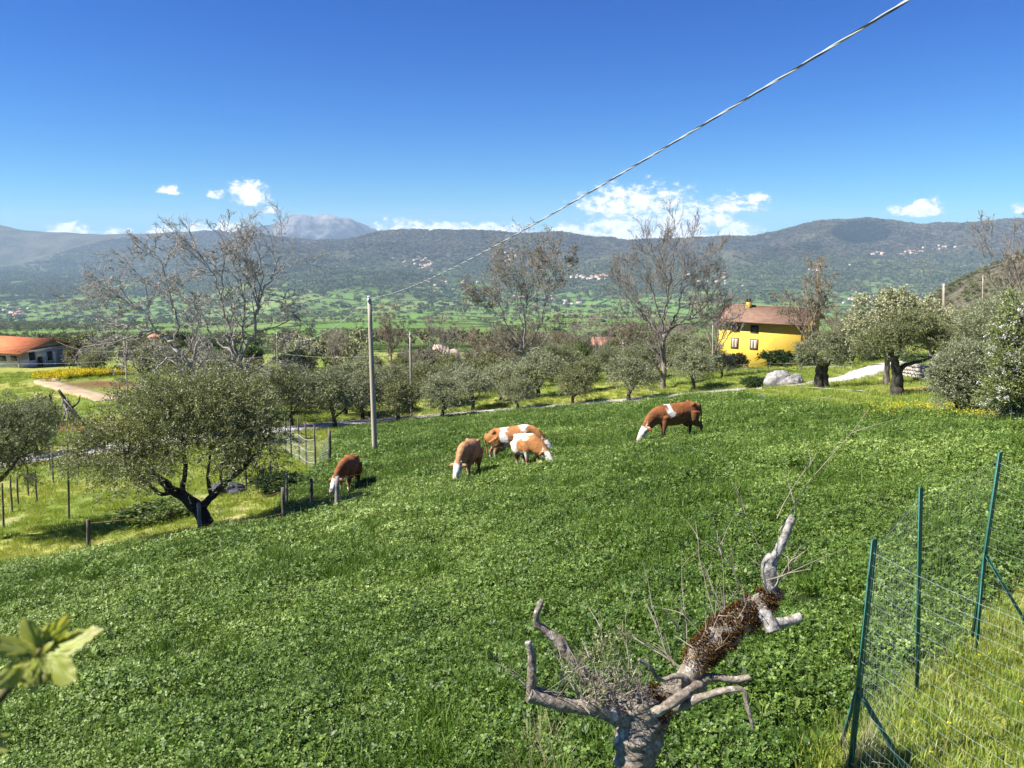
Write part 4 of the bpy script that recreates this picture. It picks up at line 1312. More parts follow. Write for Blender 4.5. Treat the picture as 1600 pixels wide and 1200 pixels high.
def put_bush(k, px, d, s, lab, group=None):
    loc = ground_at(px, d)
    if k not in _bpu:
        _bpu.add(k); o = BP[k]
        o.location = Vector([float(v) for v in loc]); o.scale = s if hasattr(s, '__len__') else (s,) * 3; o['label'] = lab
        if group: o['group'] = group
        return o
    o = copy_thing(BP[k], loc, px * 0.21, s, lab, group)
    if not group and 'group' in o: del o['group']
    return o
put_bush('dark', 1203, 84, (2.0, 1.2, 1.05), 'dark green ivy-like bush against the yellow house wall')
put_bush('dark', 1170, 61, (1.5, 0.9, 0.45), 'low dark green mound of weeds left of the white boulder')
put_bush('scrub', 1152, 84, (0.9, 0.9, 1.0), 'grey leafless shrub before the yellow house, left of ivy bush')
put_bush('green', 642, 112, (1.6, 1.6, 1.5), 'bright yellow-green bush between the two poles')
put_bush('green', 910, 118, (1.8, 1.8, 2.6), 'bright green bushy tree below the small orange roof')
put_bush('green', 955, 124, (1.1, 1.1, 2.6), 'narrow bright green tree right of the small orange roof')
put_bush('dark', 718, 118, (2.0, 1.6, 1.3), 'dark round evergreen bush left below the budding tree')
put_bush('cream', 545, 122, (2.2, 2.0, 3.6), 'pale cream-flowering tree left of the tall pole')
put_bush('cream', 460, 118, (2.4, 2.0, 3.0), 'pale cream-flowering tree right of the big grey walnut')
put_bush('cream', 225, 104, (2.0, 2.0, 2.4), 'pale blossoming tree behind the garden beside the barn')
put_bush('scrub', 135, 118, (2.0, 2.0, 2.4), 'grey shrub at the barn corner')
put_bush('dark', 1345, 88, (1.8, 1.5, 1.8), 'brownish dark shrub beyond the road end')
put_bush('dark', 1430, 64, (2.6, 1.2, 0.5), 'low lush green weeds above the retaining wall')
put_bush('green', 255, 27.5, (1.0, .8, .32), 'low bright green weeds under the spreading olive')
put_bush('dark', 420, 30, (1.0, .7, .42), 'dark low nettles behind the fence posts')
rgb = np.random.default_rng(77)
for i in range(40):
    px = 380 + 760 * rgb.random(); d = 112 + 50 * rgb.random()
    k = ('scrub', 'scrub', 'scrub', 'dark')[int(rgb.integers(0, 4))]
    s = 1.1 + 0.9 * rgb.random()
    put_bush(k, px, d, (s, s, s * (0.8 + .6 * rgb.random())), 'brownish bush in the %s of the thicket, %s' % where(px, d, 130, 148)[::-1] if k == 'scrub' else 'dark green bush in the %s of the thicket, %s' % where(px, d, 130, 148)[::-1], 'bushes of the thicket')
for i in range(14):
    px = 110 + 230 * rgb.random(); d = 135 + 45 * rgb.random(); s = 1.4 + 1.2 * rgb.random()
    put_bush(('scrub', 'scrub', 'dark')[i % 3], px, d, (s, s, s), 'bush in the hedgerow behind the barn and garden', 'bushes behind the barn')
for i in range(12):
    px = 1290 + 330 * rgb.random(); d = 100 + 70 * rgb.random(); s = 1.3 + 1.0 * rgb.random()
    put_bush(('scrub', 'dark', 'scrub')[i % 3], px, d, (s, s, s), 'scrubby bush on the slope right of the yellow house', 'bushes on the right slope')

# ---- far woodland: uncountable
def far_tree(seed, shoots=110, per=4, ls=0.8):
    rg = np.random.default_rng(seed); g = Geo()
    lob = [(rg.normal(0, 1.2), rg.normal(0, 1.2), 3 + 2 * rg.random(), 1.6 + rg.random(), 1.6 + rg.random(), 1.5 + rg.random()) for i in range(5)]
    olive_leaves(g, lob, shoots, per, 1.0 * ls, 0.75 * ls, rg, shoot=0.9)
    g.tubes(np.array([(0, 0, -1), (0.1, 0, 2), (0, 0, 4.0)]), np.array([.25, .18, .08]), 4)
    return g.build('woodland_tree', M_wood_far, link=False)
FT = [far_tree(700 + i) for i in range(5)]
m, t, out = new_mat('hill_woods_leaf')
g_ = t.n('ShaderNodeNewGeometry'); oi = t.n('ShaderNodeObjectInfo')
sp_ = t.n('ShaderNodeSeparateXYZ'); t.link(g_.outputs['Position'], sp_.inputs[0])
zz = t.math('ADD', t.maprange(sp_.outputs[2], -240, -60), t.math('MULTIPLY', t.math('SUBTRACT', t.noise(g_.outputs['Position'], 1 / 500.0, 3), 0.5), 1.3), clamp=True)
c1 = t.ramp(oi.outputs['Random'], [(0.0, (0.05, 0.07, 0.028)), (0.5, (0.11, 0.135, 0.055)), (0.8, (0.155, 0.155, 0.08)), (1.0, (0.17, 0.21, 0.07))])
c2 = t.ramp(oi.outputs['Random'], [(0.0, (0.06, 0.058, 0.040)), (0.45, (0.125, 0.105, 0.075)), (0.8, (0.17, 0.14, 0.105)), (1.0, (0.14, 0.145, 0.075))])
big = t.ramp(t.noise(g_.outputs['Position'], 1 / 650.0, 4, 0.6), [(0.35, (0.62, 0.66, 0.70)), (0.65, (1.3, 1.25, 1.15))])
p = t.n('ShaderNodeBsdfDiffuse'); t.link(t.mix(1.0, t.mix(zz, c1, c2), big, 'MULTIPLY'), p.inputs[0]); t.link(p.outputs[0], out.inputs[0])
M_hillwood = m
def hill_clump(seed):
    """a stand of trees as seen from kilometres away"""
    rg = np.random.default_rng(seed); g = Geo()
    n = 46
    C = np.stack([rg.normal(0, 6, n), rg.normal(0, 6, n), 3 + 6 * rg.random(n)], -1)
    D = rand_unit(n, rg)
    g.leaves(C - D * 2.5, D, unit(np.cross(D, rand_unit(n, rg))), 4 + 3 * rg.random(n), 4 + 3 * rg.random(n), fold=0.3)
    return g.build('woodland_clump', M_hillwood, link=False)
HC = [hill_clump(720 + i) for i in range(5)]
M_pine = surf_mat('pine_needles', (0.030, 0.044, 0.030), (0.012, 0.020, 0.014), 0.05, 1.0, 0.0, spec=0.0)
_fd = np.linspace(3000, 9000, 500)
def far_pix(px, py):
    q = pix_dir(px, py); q = q / q[1]
    G = q[2] * _fd - H_far(q[0] * _fd, _fd)
    d = _fd[np.argmax(G < 0)] if (G < 0).any() else 6600
    return q[0] * d, d
def woodland():
    P, S = [], []
    for (d0, d1, n, lo, base) in ((190, 420, 500, 0.12, 0.03), (420, 1100, 2600, 0.24, 0.01), (1100, 2800, 13000, 0.30, 0.008)):
        x, y = view_pts(n, d0, d1, 0.70)
        nn_ = fbm(x / 190.0, y / 90.0, 4, 111)
        pxx = 800 + F / CP_ * x / y
        k = (nn_ > lo - 0.25 * sstep(350, 50, pxx)) | (RNG.random(len(x)) < base)
        k &= ~((pxx > 1385) & (np.hypot(x, y) > 240) & (np.hypot(x, y) < 800))
        x, y = x[k], y[k]
        P.append(lay(x, y, -0.3)); S.append((0.6 + 0.7 * RNG.random(len(x))) * (0.75 if d0 < 1000 else 1.15))
    P = np.concatenate(P); S = np.concatenate(S)
    scatter('woodland', P, RNG.random(len(P)) * 6.283, S, FT, 'woods and hedgerows between the fields of the valley')
    # woods on the far slopes
    d = np.sqrt(RNG.random(110000) * (9800 ** 2 - 2500 ** 2) + 2500 ** 2); a = (RNG.random(110000) * 2 - 1) * 0.66
    x, y = np.sin(a) * d, np.cos(a) * d
    z = H(x, y)
    py = 600 - F * np.tan(np.arctan(z / y) + PITCH)
    pxx = 800 + F / CP_ * x / y
    rd = np.interp(pxx, [-600, 0, 330, 420, 600, 2300], [10500, 10000, 9500, 7200, 6900, 6600])
    wd = sstep(478, 428, py + 34 * fbm(x / 420, y / 420, 4, 61))
    open_ = fbm(x / 260.0, y / 260.0, 4, 131)
    k = (RNG.random(len(x)) < wd * (0.95 - 0.9 * sstep(0.12, 0.4, open_)) + 0.06) & (y < rd * 1.01)
    k &= ~(((pxx - 1345) / 46) ** 2 + ((py - 364) / 17) ** 2 < 1.2)
    x, y, z, d = x[k], y[k], z[k], d[k]
    scatter('hill_woodland', np.stack([x, y, z], -1), RNG.random(len(x)) * 6.283, (0.5 + 0.7 * RNG.random(len(x))) * (0.75 + d / 9000), HC, 'leafless and green woods covering the far mountainside')
    pf = np.array([far_pix(1345 + 44 * math.sqrt(r_) * math.cos(t_), 364 + 15 * math.sqrt(r_) * math.sin(t_)) for r_, t_ in zip(RNG.random(900), RNG.random(900) * 6.283)])
    pf = np.concatenate([pf, np.array([far_pix(1262 + 24 * math.sqrt(r_) * math.cos(t_), 387 + 7 * math.sqrt(r_) * math.sin(t_)) for r_, t_ in zip(RNG.random(200), RNG.random(200) * 6.283)])])
    PC = []
    for s_ in HC[:3]:
        c_ = s_.copy(); c_.data = s_.data.copy(); c_.data.materials.clear(); c_.data.materials.append(M_pine); PC.append(c_)
    scatter('pine_wood', lay(pf[:, 0], pf[:, 1]), RNG.random(len(pf)) * 6.283, 0.9 + 0.7 * RNG.random(len(pf)), PC, 'dark pine plantation below the rounded summit on the right')
    # thorny scrub on the right-hand hillside
    x = 150 + 420 * RNG.random(5200); y = 240 + 420 * RNG.random(5200)
    pxx = 800 + F / CP_ * x / y
    k = (pxx > 1375) & (pxx < 1900)
    x, y = x[k], y[k]
    scatter('hillside_scrub', lay(x, y, -0.2), RNG.random(len(x)) * 6.283, 0.16 + 0.22 * RNG.random(len(x)), FT, 'low scrub dotting the stony hillside on the right')
woodland()

# ------------------------------------------------------------------ cows
def cow_rings():
    """side profile of a grazing cow: (x, z, half width, half height, pitch of the ring normal)"""
    return [(-0.90, 1.12, 0.05, 0.06), (-0.86, 1.08, 0.17, 0.16), (-0.78, 1.04, 0.245, 0.26), (-0.60, 1.01, 0.285, 0.325), (-0.35, 0.97, 0.31, 0.355),
            (-0.05, 0.94, 0.345, 0.385), (0.22, 0.94, 0.345, 0.385), (0.45, 0.965, 0.30, 0.375), (0.62, 0.99, 0.245, 0.345), (0.78, 0.98, 0.185, 0.29),
            (0.93, 0.885, 0.165, 0.27), (1.05, 0.775, 0.145, 0.23), (1.14, 0.685, 0.128, 0.19), (1.22, 0.60, 0.132, 0.165), (1.295, 0.515, 0.135, 0.152),
            (1.36, 0.425, 0.118, 0.138), (1.42, 0.335, 0.098, 0.118), (1.47, 0.255, 0.098, 0.108), (1.505, 0.20, 0.08, 0.085), (1.52, 0.175, 0.03, 0.03)]

def make_cow(name, label, base, yaw, scale, seed, brown, patches, white_legs=(True, True), head_yaw=0.0, head_down=0.0, step=0.12):
    rg = np.random.default_rng(seed)
    g = Geo()
    rings = cow_rings()
    C = np.array([(r[0], 0, r[1]) for r in rings]); T = unit(np.gradient(C, axis=0))
    ns = 22
    V = []
    for i, r in enumerate(rings):
        tdir = T[i]; n2 = np.array([-tdir[2], 0, tdir[0]])     # up in the ring plane
        for k in range(ns):
            a = 2 * math.pi * k / ns
            ca, sa = math.cos(a), math.sin(a)
            # slab sided barrel, narrower at the back line, deeper chest
            wx = r[2] * math.copysign(abs(ca) ** 0.86, ca) * (1 - 0.22 * max(0, sa) ** 2)
            hz = r[3] * math.copysign(abs(sa) ** 0.92, sa)
            V.append(C[i] + np.array([0, wx, 0]) + n2 * hz)
    V = np.array(V)
    q = []
    for i in range(len(rings) - 1):
        for k in range(ns):
            q.append((i * ns + k, i * ns + (k + 1) % ns, (i + 1) * ns + (k + 1) % ns, (i + 1) * ns + k))
    t0 = [(0, (k + 1) % ns, k) for k in range(1, ns - 1)]
    l = (len(rings) - 1) * ns
    t1 = [(l, l + k, l + (k + 1) % ns) for k in range(1, ns - 1)]
    g.add(V, q, t0 + t1)
    for s in (-1, 1):
        dx = step * s
        g.tubes(resample([(0.48, .17 * s, .95), (0.50 + dx * .3, .18 * s, .68), (0.52 + dx * .6, .17 * s, .44), (0.51 + dx, .165 * s, .22), (0.52 + dx, .165 * s, .07), (0.55 + dx, .165 * s, -.02)], 12),
                np.interp(np.linspace(0, 1, 12), [0, .2, .42, .52, .7, .88, 1], [.16, .13, .078, .068, .046, .058, .066]), 12)
        dx = -step * s
        g.tubes(resample([(-0.60, .16 * s, 1.0), (-0.52 + dx * .3, .19 * s, .72), (-0.66 + dx * .6, .18 * s, .52), (-0.76 + dx, .17 * s, .42), (-0.74 + dx, .17 * s, .20), (-0.72 + dx, .17 * s, .06), (-0.68 + dx, .17 * s, -.02)], 14),
                np.interp(np.linspace(0, 1, 14), [0, .25, .45, .6, .75, .9, 1], [.24, .20, .11, .068, .050, .060, .066]), 12)
        # ear and little horn
        e = np.array([(1.20, .09 * s, .62), (1.19, .17 * s, .64), (1.17, .26 * s, .62), (1.16, .33 * s, .58)])
        g.tubes(resample(e, 6), np.array([.035, .058, .07, .062, .042, .014]), 8)
        h = np.array([(1.19, .06 * s, .68), (1.21, .12 * s, .73), (1.24, .14 * s, .79)])
        g.tubes(resample(h, 5), np.array([.028, .025, .02, .014, .006]), 7)
        # hip bone
        g.tubes(np.array([(-0.62, .18 * s, 1.20), (-0.56, .20 * s, 1.27), (-0.50, .17 * s, 1.22)]), np.array([.07, .075, .06]), 8)
    g.tubes(resample([(-0.86, 0, 1.17), (-0.94, 0.01, 1.10), (-0.965, .02, .90), (-0.955, .03, .65), (-0.95, .02, .45), (-0.94, .02, .30)], 14),
            np.interp(np.linspace(0, 1, 14), [0, .2, .65, .85, 1], [.055, .034, .026, .048, .02]), 8)
    # bag
    g.tubes(resample([(-0.30, 0, .66), (-0.42, 0, .56), (-0.52, 0, .60)], 6), np.array([.10, .13, .15, .14, .12, .08]), 10)
    o = g.build(name)
    # join into one continuous skin
    md = o.modifiers.new('skin', 'REMESH'); md.mode = 'VOXEL'; md.voxel_size = 0.024; md.use_smooth_shade = True
    ms = o.modifiers.new('soft', 'SMOOTH'); ms.factor = 0.5; ms.iterations = 2
    dg = bpy.context.evaluated_depsgraph_get(); dg.update()
    me = bpy.data.meshes.new_from_object(o.evaluated_get(dg))
    o.modifiers.clear(); o.data = me
    n = len(me.vertices)
    co = np.empty(n * 3, np.float32); me.vertices.foreach_get('co', co); co = co.reshape(-1, 3).astype(float)
    # coat: brown with white patches, white face, switch and stockings
    nz = fbm(co[:, 0] * 7 + seed, co[:, 2] * 7 + co[:, 1] * 5, 3, seed) * 0.10
    white = np.zeros(n)
    def soft(dv): return np.clip(0.5 - dv / 0.035, 0, 1)
    for (x, y, z, rx, ry, rz) in patches:
        dv = np.sqrt(((co[:, 0] - x) / rx) ** 2 + ((co[:, 1] - y) / ry) ** 2 + ((co[:, 2] - z) / rz) ** 2) - 1
        white = np.maximum(white, soft(dv * min(rx, ry, rz) + nz))
    # face: ahead of the poll
    fx = (co[:, 0] - 1.20) * 0.62 - (co[:, 2] - 0.60) * 0.78
    face = soft(-(fx) + nz * 0.4) * (co[:, 0] > 1.0) * (np.abs(co[:, 1]) < 0.15)
    white = np.maximum(white, face)
    leg = soft((co[:, 2] - 0.30) + nz)
    if white_legs[0]: white = np.maximum(white, leg * (co[:, 0] > 0) * (co[:, 0] < 0.95))
    if white_legs[1]: white = np.maximum(white, leg * (co[:, 0] < 0))
    br = np.array(brown)[None] * (1 + 1.2 * fbm(co[:, 0] * 5, co[:, 2] * 9, 3, seed + 3)[:, None] * 0.35)
    col = br * (1 - white[:, None]) + np.array([0.74, 0.70, 0.62]) * white[:, None]
    dirt = np.clip(0.55 * fbm(co[:, 0] * 3 + 9, co[:, 2] * 4 + co[:, 1] * 3, 4, seed + 17) + 0.35 * sstep(0.8, 0.45, co[:, 2]) * (co[:, 0] < 1.0), 0, 0.6)[:, None]  # blotchy dirt, plus underside shade painted into the coat colour
    col = col * (1 - dirt) + np.array([0.16, 0.12, 0.08]) * dirt
    muz = soft(-(fx - 0.37)) * (co[:, 0] > 1.2)
    col = col * (1 - muz[:, None] * 0.45) + np.array([0.45, 0.28, 0.22]) * muz[:, None] * 0.45
    hoof = soft(co[:, 2] - 0.05) * (co[:, 0] < 0.95)
    col = col * (1 - hoof[:, None]) + np.array([.06, .05, .04]) * hoof[:, None]
    for s in (-1, 1):                                           # eyes
        de = np.linalg.norm(co - np.array([1.315, 0.125 * s, 0.53]), axis=1)
        k = np.clip(1.4 - de / 0.032, 0, 1)[:, None]
        col = col * (1 - k) + np.array([.015, .012, .01]) * k
        hn = (co[:, 2] > 0.69) & (co[:, 0] > 1.17) & (np.abs(co[:, 1]) > 0.085)
        col[hn] = (0.42, 0.36, 0.27)
    # turn / lower the head: bend the neck ahead of the shoulders
    if head_yaw:
        w = sstep(0.7, 1.15, co[:, 0]) * head_yaw
        x0 = co[:, 0] - 0.7; y0 = co[:, 1].copy()
        m_ = co[:, 0] > 0.7
        nx = 0.7 + x0 * np.cos(w) - y0 * np.sin(w); ny = x0 * np.sin(w) + y0 * np.cos(w)
        co[:, 0] = np.where(m_, nx, co[:, 0]); co[:, 1] = np.where(m_, ny, co[:, 1])
    me.vertices.foreach_set('co', co.astype(np.float32).ravel())
    ca = me.color_attributes.new('coat', 'FLOAT_COLOR', 'POINT')
    c4 = np.ones((n, 4), np.float32); c4[:, :3] = col
    ca.data.foreach_set('color', c4.ravel())
    me.polygons.foreach_set('use_smooth', np.ones(len(me.polygons), bool))
    me.materials.append(M_coat); me.update()
    # stand on the slope
    e = 0.3
    hx_ = np.array([math.cos(yaw), math.sin(yaw)])
    b = np.array(base[:2])
    zf = H1(*(b + hx_ * 0.55)); zr = H1(*(b - hx_ * 0.7))
    pitch = math.atan2(zf - zr, 1.25)
    X = Vector((math.cos(yaw) * math.cos(pitch), math.sin(yaw) * math.cos(pitch), math.sin(pitch)))
    Y = Vector((-math.sin(yaw), math.cos(yaw), 0)); Z = X.cross(Y)
    M = Matrix((X, Y, Z)).transposed().to_4x4()
    o.matrix_world = Matrix.Translation((b[0], b[1], (zf * 0.56 + zr * 0.44) + 0.02)) @ M @ Matrix.Scale(scale, 4)
    return tag(o, label, 'cow', 'cows grazing in the clover')

m, t, out = new_mat('cow_coat')
p = t.n('ShaderNodeBsdfPrincipled'); p.inputs['Roughness'].default_value = 0.8; p.inputs['Specular IOR Level'].default_value = 0.12
ca = t.n('ShaderNodeVertexColor', layer_name='coat'); tcn = t.n('ShaderNodeTexCoord')
t.link(t.mix(1.0, ca.outputs[0], t.ramp(t.noise(tcn.outputs['Object'], 30, 4, 0.6), [(0.3, (.75, .75, .75)), (0.7, (1.15, 1.15, 1.15))]), 'MULTIPLY'), p.inputs['Base Color'])
b = t.n('ShaderNodeBump'); b.inputs['Strength'].default_value = 0.6; b.inputs['Distance'].default_value = 0.06
t.link(t.noise(tcn.outputs['Object'], 8, 4, 0.6), b.inputs['Height']); t.link(b.outputs[0], p.inputs['Normal'])
t.link(p.outputs[0], out.inputs[0])
M_coat = m
BR1, BR2, BR3 = (0.25, 0.088, 0.032), (0.36, 0.19, 0.09), (0.38, 0.17, 0.06)
make_cow('cow', 'red-brown white-faced cow facing the camera behind a fence post', gpt(533, 778) + [0.0, 1.2, 0], R(-92), 1.02, 41, BR1, [(0.72, 0, .66, .12, .14, .12)], (True, False), head_yaw=-0.3)
make_cow('cow', 'tan cow facing the camera with plain white face, head in clover', gpt(724, 755) + [0.1, 0.85, 0], R(-101), 1.06, 42, BR2, [(0.75, .1, .62, .12, .10, .12)], (True, False), head_yaw=-0.05)
make_cow('cow', 'orange and white patched cow in profile facing right, rear of the pair', gpt(808, 722) + [-0.1, 0.35, 0], R(-4), 1.10, 43, BR3,
         [(-0.20, 0, 0.95, .17, .60, .62), (0.0, -.2, .62, .40, .4, .22), (0.52, 0, 1.28, .17, .4, .32), (-0.7, 0, .36, .16, .4, .25)], (True, True), head_yaw=-0.25)
make_cow('cow', 'orange and white cow with white back turned aside, front of the pair', gpt(828, 738) + [-0.05, 0.5, 0], R(-70), 1.0, 44, BR3,
         [(0.25, 0, 1.30, .50, .5, .24), (-0.35, -.1, 1.05, .30, .5, .5), (0.30, -.1, .58, .4, .4, .14)], (True, True), head_yaw=0.55)
make_cow('cow', 'brown cow with white collar mark grazing apart, facing left', gpt(1052, 690) + [0.2, 0.3, 0], R(197), 1.12, 45, (0.25, 0.092, 0.033), [(0.36, 0.12, 1.20, .09, .3, .24), (0.30, .3, 1.05, .10, .12, .08)], (True, False), head_yaw=0.1)

# ------------------------------------------------------------------ posts, poles, cables
def post(name, label, base, top, r, mat, group=None, cat='post', sides=8, tilt=None, d=None):
    """base and top pixels; stands on the ground"""
    B = gpt(*base) if d is None else ground_at(base[0], d)
    T = at(top[0], top[1], B[1]) - B
    root_g = Geo()
    n = 6
    P = np.linspace([0, 0, -0.3], T, n)
    P[1:-1, :2] += np.random.default_rng(int(base[0] * 7 + base[1])).normal(0, r * 0.12, (n - 2, 2))
    root_g.tubes(P, np.linspace(r * 1.08, r * 0.92, n), sides, wob=0.07, seed=int(base[0]))
    o = root_g.build(name, mat, None, smooth=False)
    o.location = Vector(B)
    tag(o, label, cat, group)
    return o, B, B + T

fp = []
for (b_, t_, r, mt, lab) in [((139, 868), (137, 812), 0.065, M_post, 'dark round fence post standing alone at the dry grass edge'),
                             ((313, 838), (310, 786), 0.07, M_post_pale, 'weathered fence post close before the spreading olive trunk'),
                             ((444, 823), (442, 762), 0.06, M_post, 'dark fence post left of the pale thin post'),
                             ((448, 794), (448, 737), 0.045, M_post_pale, 'thin pale fence post beside the dark one'),
                             ((486, 792), (486, 748), 0.06, M_post, 'dark fence post between pale post and red-brown cow'),
                             ((527, 803), (527, 745), 0.07, M_post_pale, 'light grey fence post in front of the red-brown cow')]:
    fp.append(post('fence_post', lab, b_, t_, r, mt, 'posts of the cord fence')[1:])
# cord between the posts
g = Geo()
order = [0, 1, 2, 4, 5]
for (f0, f1) in ((0.9, 0.9), (0.35, 0.35)):
    for a, c in zip(order[:-1], order[1:]):
        A = fp[a][0] + (fp[a][1] - fp[a][0]) * f0; Cc = fp[c][0] + (fp[c][1] - fp[c][0]) * f1
        P = np.linspace(A, Cc, 9); P[:, 2] -= np.sin(np.linspace(0, np.pi, 9)) * 0.08
        g.tubes(P, np.full(9, 0.006), 4)
o = g.build('cord_run', M_cord); tag(o, 'reddish cord strung between the rough fence posts', 'cord')
# the cord runs on over the pasture to the upper right
A = fp[5][0] + (fp[5][1] - fp[5][0]) * 0.95
q1, q2 = gpt(742, 735) + [0, 0, .75], gpt(1110, 665) + [0, 0, 0.75]
g = Geo(); P = resample([A, q1, q2], 24); g.tubes(P, np.full(24, 0.005), 4)
o = g.build('electric_cord', M_cord); tag(o, 'thin electric fence cord crossing the pasture behind the cows', 'cord')

# vineyard stakes
vl = [(5, 826, 755), (18, 800, 744), (44, 775, 735), (57, 785, 735), (83, 760, 705), (107, 810, 680), (122, 745, 690), (78, 735, 690), (28, 790, 745), (150, 730, 690), (180, 745, 705)]
for (x, yb, yt) in vl:
    post('vine_stake', 'thin dark vineyard stake on the lower left slope', (x, yb), (x - 2, yt), 0.04, M_post, 'vine stakes on the lower left')
vr = [(405, 722, 650), (422, 716, 652), (437, 700, 655), (447, 705, 652), (455, 715, 655), (468, 722, 652), (479, 730, 660), (493, 735, 665), (385, 765, 715), (412, 765, 728), (424, 762, 722), (356, 745, 712)]
for (x, yb, yt) in vr:
    post('vine_stake', 'thin dark vineyard stake left of the tall pole', (x, yb), (x - 2, yt), 0.045, M_post, 'vine stakes by the netting')
po, pb, pt = post('end_post', 'stout dark end post of the netting, above the red-brown cow', (515, 730), (515, 672), 0.075, M_post)
# white netting sagging between the stakes
net = thing('netting', 'white netting hung on the vine stakes by the road', 'netting', gpt(470, 725))
NB = np.array(net.location)
pl = [gpt(418, 712), gpt(447, 708), gpt(468, 722), gpt(493, 735), pb]
hts = [1.75, 1.7, 1.65, 1.6, 1.55]
g = Geo(); 
for f in (1.0, 0.62, 0.25):
    for i in range(4):
        a = pl[i] + [0, 0, hts[i] * f]; c = pl[i + 1] + [0, 0, hts[i + 1] * f]
        P = np.linspace(a, c, 10); P[:, 2] -= np.sin(np.linspace(0, np.pi, 10)) * 0.16
        g.tubes(P - NB, np.full(10, 0.012 if f == 1.0 else 0.009), 4)
g.build('rope', M_rope, net)
g = Geo()
for i in range(4):
    a, c = pl[i], pl[i + 1]
    nseg = 26
    for j in range(nseg):
        u = j / nseg; p0 = a * (1 - u) + c * u; hh_ = hts[i] * (1 - u) + hts[i + 1] * u - math.sin(u * math.pi) * .16
        g.tubes(np.array([p0 - NB, p0 + [0.02, 0, hh_ * .5] - NB, p0 + [0, 0, hh_] - NB]), np.full(3, 0.0028), 3, cap=False)
    for f in np.linspace(0.06, 0.96, 15):
        P = np.linspace(a + [0, 0, hts[i] * f], c + [0, 0, hts[i + 1] * f], 6); P[:, 2] -= np.sin(np.linspace(0, np.pi, 6)) * .16 * f
        g.tubes(P - NB, np.full(6, 0.0028), 3, cap=False)
mo_ = g.build('mesh', M_rope, net); mo_['kind'] = 'stuff'

def pole(label, px_b, px_t, d, r0, r1, mat=M_pole, group=None, bracket=True, name='utility_pole'):
    B = ground_at(px_b, d)
    T = at(px_t[0], px_t[1], d) - B
    root = thing(name, label, 'pole', B, group)
    g = Geo(); n = 8
    P = np.linspace([0, 0, -0.6], T, n); g.tubes(P, np.linspace(r0, r1, n), 14)
    g.build('shaft', mat, root, smooth=True)
    if bracket:
        g = Geo(); g.box(T + [-0.02, -r1 - 0.035, -0.16], (0.09, 0.07, 0.22)); g.tubes(np.array([T + [-r1 - .05, 0, -.1], T + [-r1 - .22, -.02, -.12]]), np.array([.025, .02]), 6)
        g.tubes(np.array([T + [0, 0, -0.02], T + [0, 0, 0.05]]), np.array([r1 * 1.08, r1 * 1.0]), 12)
        g.build('bracket', M_wire, root)
    return root, B, B + T
_, PB, PT = pole('tall grey-brown utility pole standing in the clover', 586, (577, 464), 38.8, 0.15, 0.105)
_, PB2, PT2 = pole('thinner utility pole beyond the road among the olives', 643, (641, 521), 71, 0.13, 0.10)
_, PBl, PTl = pole('slim pole beside the garden, left of the leaning tree', 199, (194, 528), 82, 0.10, 0.08)
_, PBm, PTm = pole('slim pole right behind the big grey walnut', 434, (433, 520), 80, 0.09, 0.075)
pole('slim pale pole at the left corner of the yellow house', 1114, (1114, 503), 76, 0.07, 0.06)
pole('thick short pole behind the cream-blossoming tree', 1475, (1475, 444), 92, 0.17, 0.15)
pole('thin pole on the slope above the right-hand olives', 1535, (1536, 430), 110, 0.09, 0.08)

def sag_line(A, B_, sag, n=60):
    P = np.linspace(A, B_, n); P[:, 2] -= 4 * sag * np.linspace(0, 1, n) * (1 - np.linspace(0, 1, n))
    return P
# the twisted service cable running from the pole over the camera
cab = thing('power_cable', 'thick twisted aerial cable running from the tall pole up over the viewer', 'cable', PT)
END = at(1520, -62, 5.0)
P = sag_line(PT + [0, 0, -0.05], END, 0.42, 900)
s_ = np.concatenate([[0], np.cumsum(np.linalg.norm(np.diff(P, axis=0), axis=1))])
Tn = unit(np.gradient(P, axis=0)); A_ = unit(np.cross(Tn, [0, 0, 1.0])); Bn = np.cross(Tn, A_)
for k in range(3):
    ph = s_ / 0.75 * 2 * math.pi + k * 2.094
    Q = P + (A_ * np.cos(ph)[:, None] + Bn * np.sin(ph)[:, None]) * 0.0062
    g = Geo(); g.tubes(Q - PT, np.full(len(Q), 0.0058), 6)
    g.build('strand', (M_wire, M_wire, M_black)[k], cab, smooth=True)
def wire(label, A, B_, sag, r=0.012, mat=M_wire, n=30):
    P = sag_line(A, B_, sag, n)
    g = Geo(); g.tubes(P - P[0], np.full(n, r), 5)
    o = g.build('overhead_wire', mat); o.location = Vector(P[0])
    return tag(o, label, 'wire', 'overhead wires')
wire('wire sagging from the tall pole down left behind the walnut', PT + [0, 0, -.1], PTm + [0, 0, -0.4], 1.2, 0.013)
wire('wire between the slim pole by the walnut and the thinner grove pole', PTm + [0, 0, -2.2], PT2 + [0, 0, -1.7], 0.5, 0.010)
wire('pale wire from the slim garden pole to the walnut pole', PTl + [0, 0, -2.0], PTm + [0, 0, -2.4], 0.5, 0.010)
wire('pale wire crossing in front of the barn to the garden pole', at(-40, 566, 80), PTl + [0, 0, -2.4], 0.3, 0.012, M_rope)
wire('thin wire from the barn gable to the garden pole', at(88, 533, 124), PTl + [0, 0, -1.3], 0.8, 0.010)

